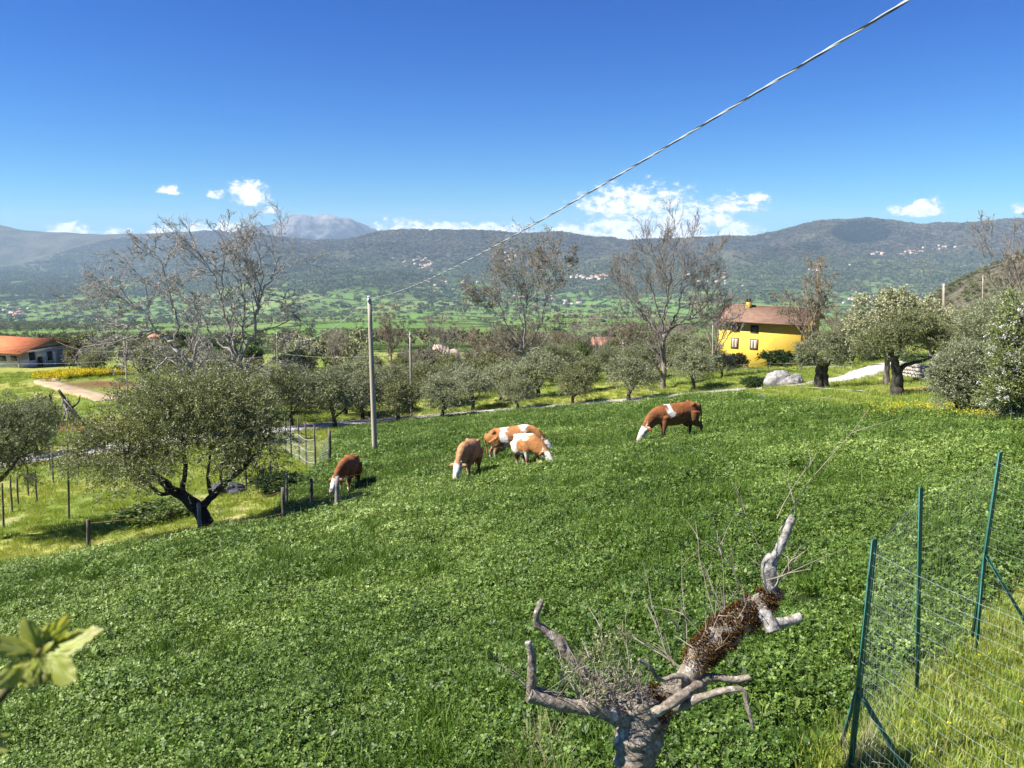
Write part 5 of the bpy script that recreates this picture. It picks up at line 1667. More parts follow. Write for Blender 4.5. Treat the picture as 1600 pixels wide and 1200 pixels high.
# ------------------------------------------------------------------ green wire fence in the right foreground
M_gpost = surf_mat('green_post_paint', (0.035, 0.17, 0.125), (0.02, 0.10, 0.075), 14, 0.45, 0.15, 40, spec=0.5)
M_gwire = surf_mat('green_fence_wire', (0.36, 0.44, 0.40), (0.22, 0.30, 0.26), 30, 0.4, 0.0, spec=0.5)
fence = thing('wire_fence', 'green steel-post wire mesh fence in the right foreground', 'fence', gpt(1322, 1222))
FB = np.array(fence.location)
def lpost(B, T, par, w=0.032):
    """angle-iron post"""
    g = Geo()
    B = np.asarray(B) - [0, 0, 0.15]
    n = 14
    prof = np.array([(-w, 0), (0, 0), (0, w), (0.004, w), (0.004, -0.004), (-w, -0.004)])
    ax = unit(T - B); sx = unit(np.cross(ax, [0.3, 1.0, 0])); sy = np.cross(ax, sx)
    V = []
    for P in (B, T):
        for (u, v) in prof: V.append(P + sx * u + sy * v - FB)
    k = len(prof)
    q = [(i, (i + 1) % k, k + (i + 1) % k, k + i) for i in range(k)]
    t_ = [(k, k + i, k + i + 1) for i in range(1, k - 1)] + [(0, i + 1, i) for i in range(1, k - 1)]
    g.add(V, q, t_)
    return g.build('post' if par is fence else 'brace', M_gpost, par)
A0 = gpt(1322, 1224); A1 = at(1362, 841, A0[1])
B0 = gpt(1432, 1084); B1_ = at(1436, 761, B0[1] + 0.02)
C0 = gpt(1516, 1003); C1 = at(1560, 706, C0[1])
pa = lpost(A0, A1, fence, 0.036); pb_ = lpost(B0, B1_, fence, 0.03); pc = lpost(C0, C1, fence, 0.036)
D1 = at(1790, 1010, 2.75); D0 = np.array([D1[0], D1[1], H1(D1[0], D1[1])])
lpost(D0, D1, fence)
E1 = at(1740, 760, 5.6); E0 = np.array([E1[0], E1[1], H1(E1[0], E1[1])])
lpost(E0, E1, fence)
mid = A0 * 0.60 + A1 * 0.40
f1 = gpt(1448, 1225)
br = lpost(f1, mid, pa, 0.026)
br = lpost(A0 + np.array([0.18, 0.55, -0.06]), mid + [0, 0.01, -0.02], pa, 0.024)
mid = C0 * 0.52 + C1 * 0.48
lpost(gpt(1640, 1010), mid, pc, 0.026)
lpost(gpt(1497, 1015) + [0.0, -0.25, 0], mid, pc, 0.026)
def mesh_panel(Pb, Pt, Qb, Qt, rows, cols, label, sagv=0.03, rr=0.0008):
    Pb, Pt, Qb, Qt = [np.asarray(v) - FB for v in (Pb, Pt, Qb, Qt)]
    rgm = np.random.default_rng(rows * 31 + cols)
    for i in range(rows):
        f = (i + 0.5) / rows
        a = Pb * (1 - f) + Pt * f; c = Qb * (1 - f) + Qt * f
        n = 14; u = np.linspace(0, 1, n)[:, None]
        P = a * (1 - u) + c * u
        P[:, 2] -= np.sin(u[:, 0] * np.pi) * sagv; P[1:-1] += rgm.normal(0, 0.003, (n - 2, 3))
        g = Geo(); g.tubes(P, np.full(n, rr * (1.4 if i in (rows - 1, rows // 2, 0) else 0.9)), 4, cap=False)
        g.build('wire', M_gwire, fence)
    g = Geo()
    for j in range(1, cols):
        u = j / cols
        a = Pb * (1 - u) + Qb * u; c = Pt * (1 - u) + Qt * u
        z = math.sin(u * math.pi) * sagv
        P = np.linspace(a, c, 5) - [0, 0, z]; P[1:-1] += rgm.normal(0, 0.002, (3, 3))
        g.tubes(P, np.full(5, rr * 0.45), 3, cap=False)
    o = g.build('upright_wire', M_gwire, fence); o['kind'] = 'stuff'
up = np.array([0, 0, 0.05])
mesh_panel(A0 + up, A1 - up, D0 + up, D1 - up, 20, 40, '')
mesh_panel(A0 + up, A1 - up, B0 + up, B1_ - up, 20, 24, '')
mesh_panel(B0 + up, B1_ - up, C0 + up, C1 - up, 20, 24, '')
mesh_panel(C0 + up, C1 - up, E0 + up, E1 - up, 20, 22, '')

# ------------------------------------------------------------------ buildings
M_yellow = surf_mat('yellow_plaster', (0.70, 0.49, 0.085), (0.60, 0.40, 0.065), 0.8, 0.9, 0.15, 25, spec=0.15)
M_rooftile = surf_mat('brown_roof_tiles', (0.29, 0.185, 0.135), (0.20, 0.125, 0.09), 1.4, 0.9, 0.5, 12, spec=0.1, stretch=(1, 1, 1), bdist=0.05)
M_orange = surf_mat('orange_roof_tiles', (0.60, 0.225, 0.105), (0.48, 0.165, 0.075), 0.9, 0.9, 0.5, 9, spec=0.1, bdist=0.05)
M_white = surf_mat('white_wall', (0.72, 0.70, 0.66), (0.50, 0.48, 0.45), 0.7, 0.9, 0.15, 15, spec=0.1)
M_greywall = surf_mat('grey_wall', (0.40, 0.40, 0.40), (0.26, 0.26, 0.265), 0.8, 0.9, 0.2, 15, spec=0.15)
M_sheet = surf_mat('grey_metal_sheet', (0.22, 0.225, 0.235), (0.16, 0.165, 0.17), 2.0, 0.6, 0.2, 20, spec=0.3, stretch=(6, 6, 0.4))
M_dark = surf_mat('dark_opening_shadow', (0.012, 0.012, 0.013), (0.006, 0.006, 0.006), 3, 0.6, 0.0)
M_glass = surf_mat('window_glass', (0.03, 0.035, 0.04), (0.02, 0.022, 0.025), 3, 0.12, 0.0, spec=0.6)
M_shutter = surf_mat('pink_white_shutter', (0.66, 0.52, 0.46), (0.55, 0.42, 0.37), 3, 0.7, 0.1, 30)
M_woodtrim = surf_mat('brown_trim', (0.14, 0.075, 0.045), (0.08, 0.045, 0.03), 4, 0.7, 0.2, 30)
M_stone = surf_mat('wall_stone', (0.50, 0.45, 0.40), (0.27, 0.24, 0.21), 5, 0.92, 0.7, 14, spec=0.1, bdist=0.05)
M_ruin = surf_mat('pinkish_stone', (0.58, 0.46, 0.38), (0.38, 0.30, 0.25), 1.5, 0.92, 0.6, 8, spec=0.1, bdist=0.08)
M_tinywhite = surf_mat('village_wall', (0.70, 0.66, 0.60), (0.55, 0.50, 0.45), 0.05, 0.9, 0.0)
M_tinyroof = surf_mat('village_roof', (0.42, 0.20, 0.13), (0.30, 0.15, 0.10), 0.05, 0.9, 0.0)

class Bld:
    """frame of a building: u along the front, v into the depth, z up; local coordinates under one root"""
    def __init__(self, root, u, v):
        self.root = root; self.u = np.array([u[0], u[1], 0.0]); self.v = np.array([v[0], v[1], 0.0])
    def P(self, a, b, z):
        return self.u * a + self.v * b + np.array([0, 0, z])
    def box(self, g, a0, a1, b0, b1, z0, z1, m=0):
        V = [self.P(a, b, z) for z in (z0, z1) for b in (b0, b1) for a in (a0, a1)]
        Q = [(0, 2, 3, 1), (4, 5, 7, 6), (0, 1, 5, 4), (2, 6, 7, 3), (0, 4, 6, 2), (1, 3, 7, 5)]
        g.add(V, Q, m=m)
        return g
    def part(self, name, mat, a0, a1, b0, b1, z0, z1, parent=None):
        g = Geo(); self.box(g, a0, a1, b0, b1, z0, z1)
        return g.build(name, mat, parent or self.root)
    def poly(self, pts, faces, name, mat, parent=None):
        g = Geo(); g.add([self.P(*p) for p in pts], [f for f in faces if len(f) == 4], [f for f in faces if len(f) == 3])
        return g.build(name, mat, parent or self.root)

def wall_ring(bl, name, mat, W, D, h):
    g = Geo(); th = 0.3
    bl.box(g, 0, W, 0, th, -1.2, h); bl.box(g, 0, W, D - th, D, -1.2, h)
    bl.box(g, 0, th, th, D - th, -1.2, h); bl.box(g, W - th, W, th, D - th, -1.2, h)
    return g.build(name, mat, bl.root)

def slab(bl, name, mat, c, th=0.16, parent=None):
    """roof slope through four corners (local a,b,z)"""
    g = Geo(); P = np.array([bl.P(*q) for q in c]); dn = np.array([0, 0, th])
    g.add(np.vstack([P, P - dn]), [(0, 1, 2, 3), (7, 6, 5, 4), (0, 4, 5, 1), (1, 5, 6, 2), (2, 6, 7, 3), (3, 7, 4, 0)])
    return g.build(name, mat, parent or bl.root)

# --- yellow house
HL = ground_at(1119, 95.0)
ang = R(-33)
uu = (math.cos(ang), math.sin(ang)); vv = (-math.sin(ang), math.cos(ang))
W_, D_ = 10.3, 8.6
HL = HL.copy(); HL[2] -= 0.2
house = thing('house', 'yellow two-storey farmhouse with brown tiled roof and chimney', 'house', HL)
bl = Bld(house, uu, vv)
eave, ridge = float(at(1118, 498, HL[1])[2] - HL[2]), float(at(1160, 479.5, HL[1] + 1.5)[2] - HL[2])
wall_ring(bl, 'wall', M_yellow, W_, D_, eave)
for a in (0.0, W_ - 0.3):
    bl.poly([(a, 0.0, eave), (a, D_, eave), (a, D_ / 2, ridge - 0.12), (a + .3, 0.0, eave), (a + .3, D_, eave), (a + .3, D_ / 2, ridge - 0.12)],
            [(0, 2, 1), (3, 4, 5), (0, 1, 4, 3), (1, 2, 5, 4), (2, 0, 3, 5)], 'gable', M_yellow)
oh = 0.55; sl = (ridge - eave) / (D_ / 2)
rf = slab(bl, 'roof', M_rooftile, [(-oh, -oh, eave - sl * oh + .1), (W_ + oh, -oh, eave - sl * oh + .1), (W_ + oh, D_ / 2, ridge + .1), (-oh, D_ / 2, ridge + .1)])
slab(bl, 'roof', M_rooftile, [(-oh, D_ / 2 + .004, ridge + .1), (W_ + oh, D_ / 2 + .004, ridge + .1), (W_ + oh, D_ + oh, eave - sl * oh + .1), (-oh, D_ + oh, eave - sl * oh + .1)])
# tile courses standing proud of the front slope
for i in range(1, 15):
    f = i / 15.0
    b0 = -oh + (D_ / 2 + oh) * f; z0 = eave - sl * oh + .1 + (ridge - eave + sl * oh) * f
    bl.box(gq := Geo(), -oh, W_ + oh, b0 - .05, b0 + .05, z0 - .02, z0 + .035)
    gq.build('tile_course', M_rooftile, rf)
g = Geo(); bl.box(g, -oh, W_ + oh, D_ / 2 - .14, D_ / 2 + .14, ridge + .05, ridge + .2); g.build('ridge_cap', M_rooftile, rf)
ch = bl.part('chimney', M_yellow, 2.3, 2.85, D_ / 2 - .9, D_ / 2 - .35, ridge - .7, ridge + .75, rf)
g = Geo(); bl.box(g, 2.2, 2.95, D_ / 2 - 1.0, D_ / 2 - .25, ridge + .75, ridge + .83); bl.box(g, 2.34, 2.8, D_ / 2 - .86, D_ / 2 - .4, ridge + .83, ridge + 1.05)
g.build('chimney_cap', M_dark, rf)
g = Geo(); bl.box(g, -oh, W_ + oh, -oh - .12, -oh - .005, eave - sl * oh - .1, eave - sl * oh + .06); g.build('gutter', M_woodtrim, house)
g = Geo(); P0 = bl.P(W_ - 0.25, -0.09, -.3); P1 = bl.P(W_ - 0.25, -0.09, eave - .15)
g.tubes(np.array([P0, P1]), np.array([.055, .055]), 8); g.build('downpipe', M_woodtrim, house)
def house_window(px, py, w, h, shut=(1, 1)):
    # find the place on the front wall seen at this pixel
    q = pix_dir(px, py); n = -bl.v
    tt_ = np.dot(np.array(HL), n) / np.dot(q, n); X = q * tt_ - HL
    a = float(np.dot(X, bl.u)); z = float(X[2])
    g = Geo(); fw = 0.09
    for (x0, x1, z0, z1) in ((a - w / 2 - fw, a + w / 2 + fw, z + h / 2, z + h / 2 + fw), (a - w / 2 - fw, a + w / 2 + fw, z - h / 2 - fw, z - h / 2), (a - w / 2 - fw, a - w / 2, z - h / 2, z + h / 2), (a + w / 2, a + w / 2 + fw, z - h / 2, z + h / 2)):
        bl.box(g, x0, x1, -0.06, -0.003, z0, z1)
    win = g.build('window', M_woodtrim, house)
    g = Geo(); bl.box(g, a - w / 2, a + w / 2, -0.015, -0.004, z - h / 2, z + h / 2); g.build('pane', M_glass, win)
    for s in (0, 1):
        if not shut[s]: 
            continue
        x0 = a - w / 2 + s * w / 2
        g = Geo(); bl.box(g, x0 + .02, x0 + w / 2 - .02, -0.05, -0.02, z - h / 2 + .02, z + h / 2 - .02)
        for i in range(7):
            zz = z - h / 2 + .1 + i * (h - .2) / 7
            bl.box(g, x0 + .06, x0 + w / 2 - .06, -0.062, -0.052, zz, zz + .09)
        g.build('shutter', M_shutter, win)
house_window(1148, 536, 0.75, 1.15, (1, 1)); house_window(1178, 538, 0.80, 1.10)
house_window(1150, 512, 0.75, 0.8, (0, 0)); house_window(1179, 514, 0.80, 0.8, (0, 0))

# --- barn
A_ = ground_at(31, 121); B_ = ground_at(116, 131)
ub = unit((B_ - A_)[:2]); vb = np.array([-ub[1], ub[0]])
WB = float(np.linalg.norm((B_ - A_)[:2])); DB = 11.0
barn = thing('barn', 'low barn with bright orange tiled roof, white side and grey gable', 'barn', A_)
bl = Bld(barn, ub, vb)
eb = float(at(31, 550, A_[1])[2] - A_[2]); rb = float(at(84, 528, 127)[2] - A_[2])
zb = -0.8
g = Geo(); bl.box(g, 0, .25, .25, DB, -1.5, eb); g.build('side_wall', M_white, barn)
g = Geo(); bl.box(g, WB - .25, WB, .25, DB, -1.5, eb + .3); bl.box(g, .25, WB - .25, DB - .25, DB, -1.5, eb); g.build('rear_wall', M_white, barn)
g = Geo(); bl.box(g, 0, WB, 0, .25, -1.5, eb); g.build('front_wall', M_greywall, barn)
bl.poly([(0, .0, eb), (WB, .0, eb), (WB / 2 + .8, .0, rb - .15), (0, .25, eb), (WB, .25, eb), (WB / 2 + .8, .25, rb - .15)], [(0, 1, 2), (3, 5, 4), (0, 3, 4, 1), (1, 4, 5, 2), (2, 5, 3, 0)], 'gable', M_sheet)
rm = WB / 2 + .8
slB = (rb - eb) / rm; slR = (rb - eb) / (WB - rm)
rf = slab(bl, 'roof', M_orange, [(-.7, -1.1, eb - slB * .7), (rm, -1.1, rb), (rm, DB + .5, rb), (-.7, DB + .5, eb - slB * .7)])
slab(bl, 'roof', M_orange, [(rm + .004, -1.1, rb), (WB + .7, -1.1, eb - slR * .7), (WB + .7, DB + .5, eb - slR * .7), (rm + .004, DB + .5, rb)])
for i in range(1, 12):
    f = i / 12.0; a0 = -.7 + (rm + .7) * f; z0 = eb - slB * .7 + (rb - eb + slB * .7) * f
    g = Geo(); bl.box(g, a0 - .06, a0 + .06, -1.1, DB + .5, z0 - .02, z0 + .045); g.build('tile_course', M_orange, rf)
g = Geo(); bl.box(g, .1, WB - .1, -.10, -.004, eb - .05, eb + .12); g.build('gable_shadow_strip', M_dark, barn)  # dark strip standing in for the shadow line under the gable
def on_front(px, py):
    q = pix_dir(px, py); n = -bl.v; tt_ = np.dot(A_, n) / np.dot(q, n); X = q * tt_ - A_
    return float(np.dot(X, bl.u)), float(X[2])
def front_part(name, mat, x0, y0, x1, y1, dep=0.05, parent=None):
    a0, z1 = on_front(x0, y0); a1, z0 = on_front(x1, y1)
    return bl.part(name, mat, a0, a1, -dep, -.004, z0, z1, parent)
front_part('door', M_dark, 58, 558, 68, 579)
front_part('window', M_dark, 44.5, 551.5, 55, 562)
front_part('window', M_dark, 73.5, 549.5, 82, 562)
front_part('metal_door', M_sheet, 89, 546.5, 112.5, 571, 0.08)
front_part('panel', M_white, 56, 551, 72, 557.5, 0.04)
front_part('panel', M_white, 82.5, 549.5, 88, 574, 0.045)
front_part('panel', M_white, 31, 563, 57, 577, 0.035)
front_part('panel', M_white, 69, 557, 73, 578, 0.06)
for px in (5, 22):
    q = pix_dir(px, 560); n = -bl.u; tt_ = np.dot(A_, n) / np.dot(q, n); X = q * tt_ - A_
    b_ = float(np.dot(X, bl.v)); z = float(X[2])
    w_ = bl.part('window', M_woodtrim, -.06, -.004, b_ - .65, b_ + .65, z - .4, z + .45)
    bl.part('pane', M_glass, -.075, -.062, b_ - .52, b_ + .52, z - .3, z + .35, w_)

# --- small buildings half hidden in the trees
def gable_house(name, label, B, W, D, h, rh, rz, mw, mr, group=None, parts=True, cat='house'):
    root = thing(name, label, cat, B, group)
    bl = Bld(root, (math.cos(rz), math.sin(rz)), (-math.sin(rz), math.cos(rz)))
    wall_ring(bl, 'wall', mw, W, D, h)
    for a in (0.0, W - .3):
        bl.poly([(a, 0, h), (a, D, h), (a, D / 2, h + rh - .1), (a + .3, 0, h), (a + .3, D, h), (a + .3, D / 2, h + rh - .1)], [(0, 2, 1), (3, 4, 5), (0, 1, 4, 3), (1, 2, 5, 4), (2, 0, 3, 5)], 'gable', mw)
    o_ = .4; s_l = rh / (D / 2)
    r1 = slab(bl, 'roof', mr, [(-o_, -o_, h - s_l * o_ + .06), (W + o_, -o_, h - s_l * o_ + .06), (W + o_, D / 2, h + rh + .06), (-o_, D / 2, h + rh + .06)])
    slab(bl, 'roof', mr, [(-o_, D / 2 + .004, h + rh + .06), (W + o_, D / 2 + .004, h + rh + .06), (W + o_, D + o_, h - s_l * o_ + .06), (-o_, D + o_, h - s_l * o_ + .06)])
    for a in (W * .25, W * .65):
        w_ = bl.part('window', M_woodtrim, a, a + .9, -.05, -.004, h * .45, h * .45 + 1.0)
        bl.part('pane', M_glass, a + .1, a + .8, -.062, -.052, h * .45 + .1, h * .45 + .9, w_)
    return root, bl
def ground_top(px, d, py_top, hgt):
    p = ground_at(px, d); p = p.copy(); p[2] = at(px, py_top, d)[2] - hgt
    return p
r_, b_ = gable_house('shed', 'low white outbuilding with grey roof behind the vase-shaped bare tree', ground_top(968, 118, 548, 2.9), 9.0, 5.0, 2.2, 0.9, R(14), M_white, M_sheet, cat='shed')
b_.part('chimney', M_white, 1.2, 1.7, 1.6, 2.1, 2.4, 4.0)
gable_house('cottage', 'small cottage with orange roof peeking over bright green bush', ground_top(926, 150, 528, 3.8), 4.2, 4.5, 2.6, 1.1, R(-10), M_ruin, M_tinyroof)
gable_house('cottage', 'little orange-roofed cottage left of the yellow house', ground_top(1083, 128, 546, 3.6), 4.5, 4.5, 2.5, 1.1, R(8), M_ruin, M_tinyroof)
gable_house('cottage', 'tiny white cottage with red roof in the valley behind leaning tree', ground_top(231, 260, 522, 5.0), 7.0, 6.0, 3.2, 1.5, R(10), M_white, M_tinyroof)
# broken pinkish stone ruin
RB = ground_top(676, 132, 536, 3.4)
ruin = thing('ruin', 'pinkish broken stone ruin in the thicket right of the thinner pole', 'ruin', RB)
g = Geo(); rgx = np.random.default_rng(3)
xs = np.linspace(0, 7.2, 25); tops = 3.3 * np.interp(xs, [0, .8, 2, 3, 4.2, 5, 6, 7.2], [.55, 1.0, .92, .7, .75, .45, .5, .2]) + rgx.normal(0, .10, 25)
V = []
for x, tz in zip(xs, tops): V += [(x, 0, -2), (x, 0, tz), (x, .5, tz - .08), (x, .5, -2)]
q = []
for i in range(24):
    for k in range(4): q.append((i * 4 + k, i * 4 + (k + 1) % 4, (i + 1) * 4 + (k + 1) % 4, (i + 1) * 4 + k))
q += [(0, 3, 2, 1), (96, 97, 98, 99)]
g.add(V, q); g.build('wall', M_ruin, ruin)
g = Geo(); g.box((0.25, 2.3, .6), (.5, 3.5, 4.0)); g.build('side_wall', M_ruin, ruin)

# ---- villages on the far slopes
def far_ground(px, py):
    q = pix_dir(px, py); q = q / q[1]
    d_ = np.linspace(350, 9500, 700)
    G = q[2] * d_ - H(q[0] * d_, d_)
    k = np.argmax(G < 0)
    d = d_[k] if (G < 0).any() else 6000
    return q[0] * d, d
def tiny(seed, w, l, h):
    g = Geo(); g.box((0, 0, h / 2 - 1), (l, w, h + 2), m=0)
    o = .4; z = h; r = w * .28
    V = [(-l / 2 - o, -w / 2 - o, z - .1), (l / 2 + o, -w / 2 - o, z - .1), (l / 2 + o, w / 2 + o, z - .1), (-l / 2 - o, w / 2 + o, z - .1), (-l / 2 - o, 0, z + r), (l / 2 + o, 0, z + r)]
    g.add(V, [(0, 1, 5, 4), (2, 3, 4, 5)], [(0, 4, 3), (1, 2, 5)], m=1)
    return g.build('village_house', link=False, mats=[M_tinywhite, M_tinyroof])
TH = [tiny(1, 9, 12, 7), tiny(2, 10, 15, 8), tiny(3, 8, 10, 6), tiny(4, 14, 26, 6)]
rgv = np.random.default_rng(21)
vil = [(660, 414, 26, 9, 30, 'pale house of the compact village on the hillside left of the cable', 'hillside village left of the cable'),
       (795, 405, 16, 6, 12, 'pale house of the hamlet high on the slope above the budding tree', 'hamlet above the budding tree'),
       (925, 436, 26, 5, 26, 'pale house of the village strip right of the budding tree', 'village strip right of the budding tree'),
       (690, 445, 40, 12, 14, 'scattered pale farmhouse low on the slope below the compact village', 'farmhouses below the village'),
       (1120, 440, 40, 8, 12, 'pale house of the hamlet behind the vase-shaped bare tree', 'hamlet behind the bare tree'),
       (1425, 395, 18, 4, 16, 'pale house of the village high on the right-hand slope', 'village on the right slope'),
       (1472, 388, 18, 3, 9, 'pale house of the smaller hamlet right of the high village', 'hamlet on the right slope'),
       (1368, 398, 10, 3, 7, 'pale house of the tiny hamlet under the dark pine wood', 'hamlet under the pine wood'),
       (1280, 422, 38, 5, 9, 'white farmhouse on the slope above the yellow house', 'farmhouses above the yellow house'),
       (20, 488, 26, 7, 18, 'pale building of the valley town at the left picture edge', 'valley town at the left'),
       (870, 468, 60, 10, 14, 'pale farmhouse on the valley floor behind the budding tree', 'farmhouses on the valley floor'),
       (1330, 470, 40, 8, 9, 'pale farmhouse on the low slope right of the yellow house', 'farmhouses low on the right')]
for (px, py, sx, sy, n, lab, grp) in vil:
    for i in range(n):
        x, y = far_ground(px + rgv.normal(0, sx * .6), py + rgv.normal(0, sy * .6))
        src = TH[int(rgv.choice(4, p=[.4, .3, .22, .08]))]
        o = bpy.data.objects.new('village_house', src.data); COL.objects.link(o)
        s = (0.9 + .5 * rgv.random()) * (1.0 + 0.25 * (y > 4500))
        o.location = (x, y, H1(x, y) + 2.5); o.rotation_euler = (0, 0, rgv.normal(0.2, .5)); o.scale = (s, s, s)
        tag(o, lab, 'house', grp)

# ------------------------------------------------------------------ rocks, wall, odds and ends
def rock(name, label, B, size, seed, mat=M_rock, sink=0.25, res=(44, 26), amp=0.35):
    th = np.linspace(0, 2 * np.pi, res[0], endpoint=False); ph = np.linspace(0.02, np.pi - 0.02, res[1])
    TH_, PH_ = np.meshgrid(th, ph, indexing='ij')
    X, Y, Z = np.cos(TH_) * np.sin(PH_), np.sin(TH_) * np.sin(PH_), np.cos(PH_)
    n = fbm(X * 1.6 + seed, Y * 1.6 + Z * 1.9, 4, seed) + 0.6 * fbm(Z * 2.2 + X * 1.1 + seed, Y * 2.4 - X, 4, seed + 5)
    rr = 1 + amp * n + 0.05 * fbm(X * 9, Y * 9 + Z * 8, 3, seed + 9)
    V = np.stack([X * rr * size[0] / 2, Y * rr * size[1] / 2, Z * rr * size[2] / 2 + size[2] * (0.5 - sink)], -1)
    i, j = np.meshgrid(np.arange(res[0]), np.arange(res[1] - 1), indexing='ij')
    a = i * res[1] + j; b2 = ((i + 1) % res[0]) * res[1] + j
    q = np.stack([a, a + 1, b2 + 1, b2], -1).reshape(-1, 4)
    tri = [(k * res[1], ((k + 1) % res[0]) * res[1], 0) for k in range(1, res[0] - 1)]
    o = mesh_np(name, V.reshape(-1, 3), q, tri, mat=mat, smooth=True)
    o.location = Vector([float(v) for v in B])
    return tag(o, label, 'rock')
rock('boulder', 'big whitish limestone boulder on the grass before the yellow house', gpt(1213, 604), (2.0, 1.5, 1.75), 4)
rock('boulder', 'rough lower white rock leaning on the right of the big boulder', gpt(1238, 601), (1.7, 1.3, 1.15), 9)
rock('stone', 'flat pale stone lying at the clover edge', gpt(1160, 630), (0.95, .5, .35), 14, sink=0.2)
rock('stone', 'smaller pale stone behind the flat stone', gpt(1192, 622), (0.7, .4, .3), 15, sink=0.2)
M_bluestone = surf_mat('blue_grey_stone', (0.09, 0.097, 0.11), (0.03, 0.033, 0.04), 2, 0.9, 0.7, 8, spec=0.2, bdist=0.08)
rock('stone', 'dark blue-grey rock mound in the grass right of the spreading olive', gpt(358, 772), (1.5, 1.2, 0.75), 17, M_bluestone)
rock('stone', 'pale rock lying beside the thick black olive trunk', gpt(1266, 603), (0.8, .6, .45), 19)

# dry stone retaining wall right of the broad olive
W0 = gpts([(1412, 588), (1425, 590), (1440, 593), (1455, 597), (1470, 602)])
Ws = resample(W0, 40)
rw = thing('stone_wall', 'curved dry stone retaining wall right of the broad olive', 'wall', Ws[20])
stv = []
for k in range(5):
    gg = Geo(); P = np.array([(x, y, z) for z in (-.5, .5) for y in (-.5, .5) for x in (-.5, .5)]) * (1 + rgv.normal(0, .09, (8, 3)))
    gg.add(P, [(0, 2, 3, 1), (4, 5, 7, 6), (0, 1, 5, 4), (2, 6, 7, 3), (0, 4, 6, 2), (1, 3, 7, 5)])
    stv.append(gg.build('stone', M_stone, link=False))
tgw = unit(np.gradient(Ws[:, :2], axis=0))
slen = np.concatenate([[0], np.cumsum(np.linalg.norm(np.diff(Ws[:, :2], axis=0), axis=1))])
for row in range(4):
    s0 = rgv.random() * .2
    while s0 < slen[-1] - .2:
        ln = .26 + .3 * rgv.random()
        i = int(np.searchsorted(slen, s0 + ln / 2)); i = min(i, 39)
        p = Ws[i].copy(); hz_ = .24
        if row == 3 and rgv.random() < .35: s0 += ln; continue
        o = bpy.data.objects.new('stone', stv[int(rgv.integers(0, 5))].data); COL.objects.link(o); o.parent = rw
        o.location = Vector(p - Ws[20] + np.array([rgv.normal(0, .02), rgv.normal(0, .03), hz_ * (row + .5) + rgv.normal(0, .01)]))
        o.rotation_euler = (rgv.normal(0, .04), rgv.normal(0, .04), math.atan2(tgw[i, 1], tgw[i, 0]) + rgv.normal(0, .06))
        o.scale = (ln * .95, .34, hz_ * (.9 + .12 * rgv.random()))
        s0 += ln

# pale pipes lying in the grass
def pipe(label, a, b_, r=0.035, lift=0.08, mat=M_rope):
    A, Bq = gpt(*a) + [0, 0, lift], gpt(*b_) + [0, 0, lift]
    P = np.linspace(A, Bq, 12); P[:, 2] = np.maximum(P[:, 2], H(P[:, 0], P[:, 1]) + lift)
    g = Geo(); g.tubes(P - P[0], np.full(12, r), 6); o = g.build('pipe', mat); o.location = Vector(P[0])
    return tag(o, label, 'pipe')
pipe('pale plastic pipe lying below the thick black olive', (1262, 629), (1306, 620), 0.04)
pipe('long thin pale pipe in the grass behind the clover edge', (1250, 608), (1352, 615), 0.012, 0.16)

# rope fence on the verge before the yellow house
rope = thing('rope_fence', 'thin pale rope fence on thin stakes before the yellow house', 'fence', gpt(1135, 585))
RBp = np.array(rope.location)
sp = [gpt(1135, 585), gpt(1165, 584), gpt(1200, 583), gpt(1250, 582), gpt(1290, 581), gpt(1330, 583)]
for p in sp:
    g = Geo(); g.tubes(np.array([p - [0, 0, .2], p + [0, 0, 1.0]]) - RBp, np.array([.025, .025]), 6); g.build('stake', M_post_pale, rope)
for f in (.5, .9):
    g = Geo()
    for a, c in zip(sp[:-1], sp[1:]): g.tubes(np.linspace(a + [0, 0, f], c + [0, 0, f], 6) - RBp, np.full(6, .012), 4)
    g.build('rope', M_rope, rope)

# teepee of vine stakes, and pruned stumps, on the lawn by the barn
SB = gpt(112, 664)
st = thing('stake_stack', 'teepee of old vine stakes leaning against a dead trunk on the lawn', 'stakes', SB)
for i in range(15):
    a = -2.6 + i * .36; r_ = .95 + .25 * rgv.random()
    g = Geo(); p0 = np.array([r_ * math.cos(a), r_ * math.sin(a) * .7, -.1]); p1 = np.array([-.25 + rgv.normal(0, .15), rgv.normal(0, .1), 2.0 + .4 * rgv.random()])
    g.tubes(np.array([p0, p1]), np.array([.05, .045]), 6); g.build('stake', (M_post_pale, M_post)[i % 2], st)
g = Geo()
g.tubes(resample([(.15, 0, -.2), (0, 0, 1.0), (-.3, 0, 2.2), (-.75, 0, 3.0)], 10), np.linspace(.28, .1, 10), 8, wob=.2)
g.tubes(resample([(.05, 0, 1.4), (.7, .1, 1.9), (1.0, 0, 2.6)], 8), np.linspace(.1, .03, 8), 6, wob=.2)
g.build('trunk', M_bark_dark, st, smooth=True)
def stump(label, px, d, lean, seed):
    rg = np.random.default_rng(seed); B = ground_at(px, d)
    root = thing('pruned_tree', label, 'tree', B); g = Geo()
    base = resample([(0, 0, -.2), (lean * .4, 0, .8), (lean, .1, 1.5)], 8); g.tubes(base, np.linspace(.17, .1, 8), 8, wob=.2, seed=seed)
    for k in range(5):
        e = base[-1] + np.array([rg.normal(0, .8), rg.normal(0, .4), .3 + .6 * rg.random()])
        g.tubes(resample([base[-1], (base[-1] + e) / 2 + rg.normal(0, .12, 3), e], 7), np.linspace(.07, .02, 7), 5, wob=.15, seed=k)
    g.build('trunk', M_bark_dark, root, smooth=True)
stump('dark pruned fruit tree left of the stake teepee', 68, 61, -.35, 5)
stump('small dark pruned fruit tree near the left picture edge', 34, 58, -.5, 6)
stump('whitewashed pruned tree stump on the lawn behind', 78, 66, .2, 7)

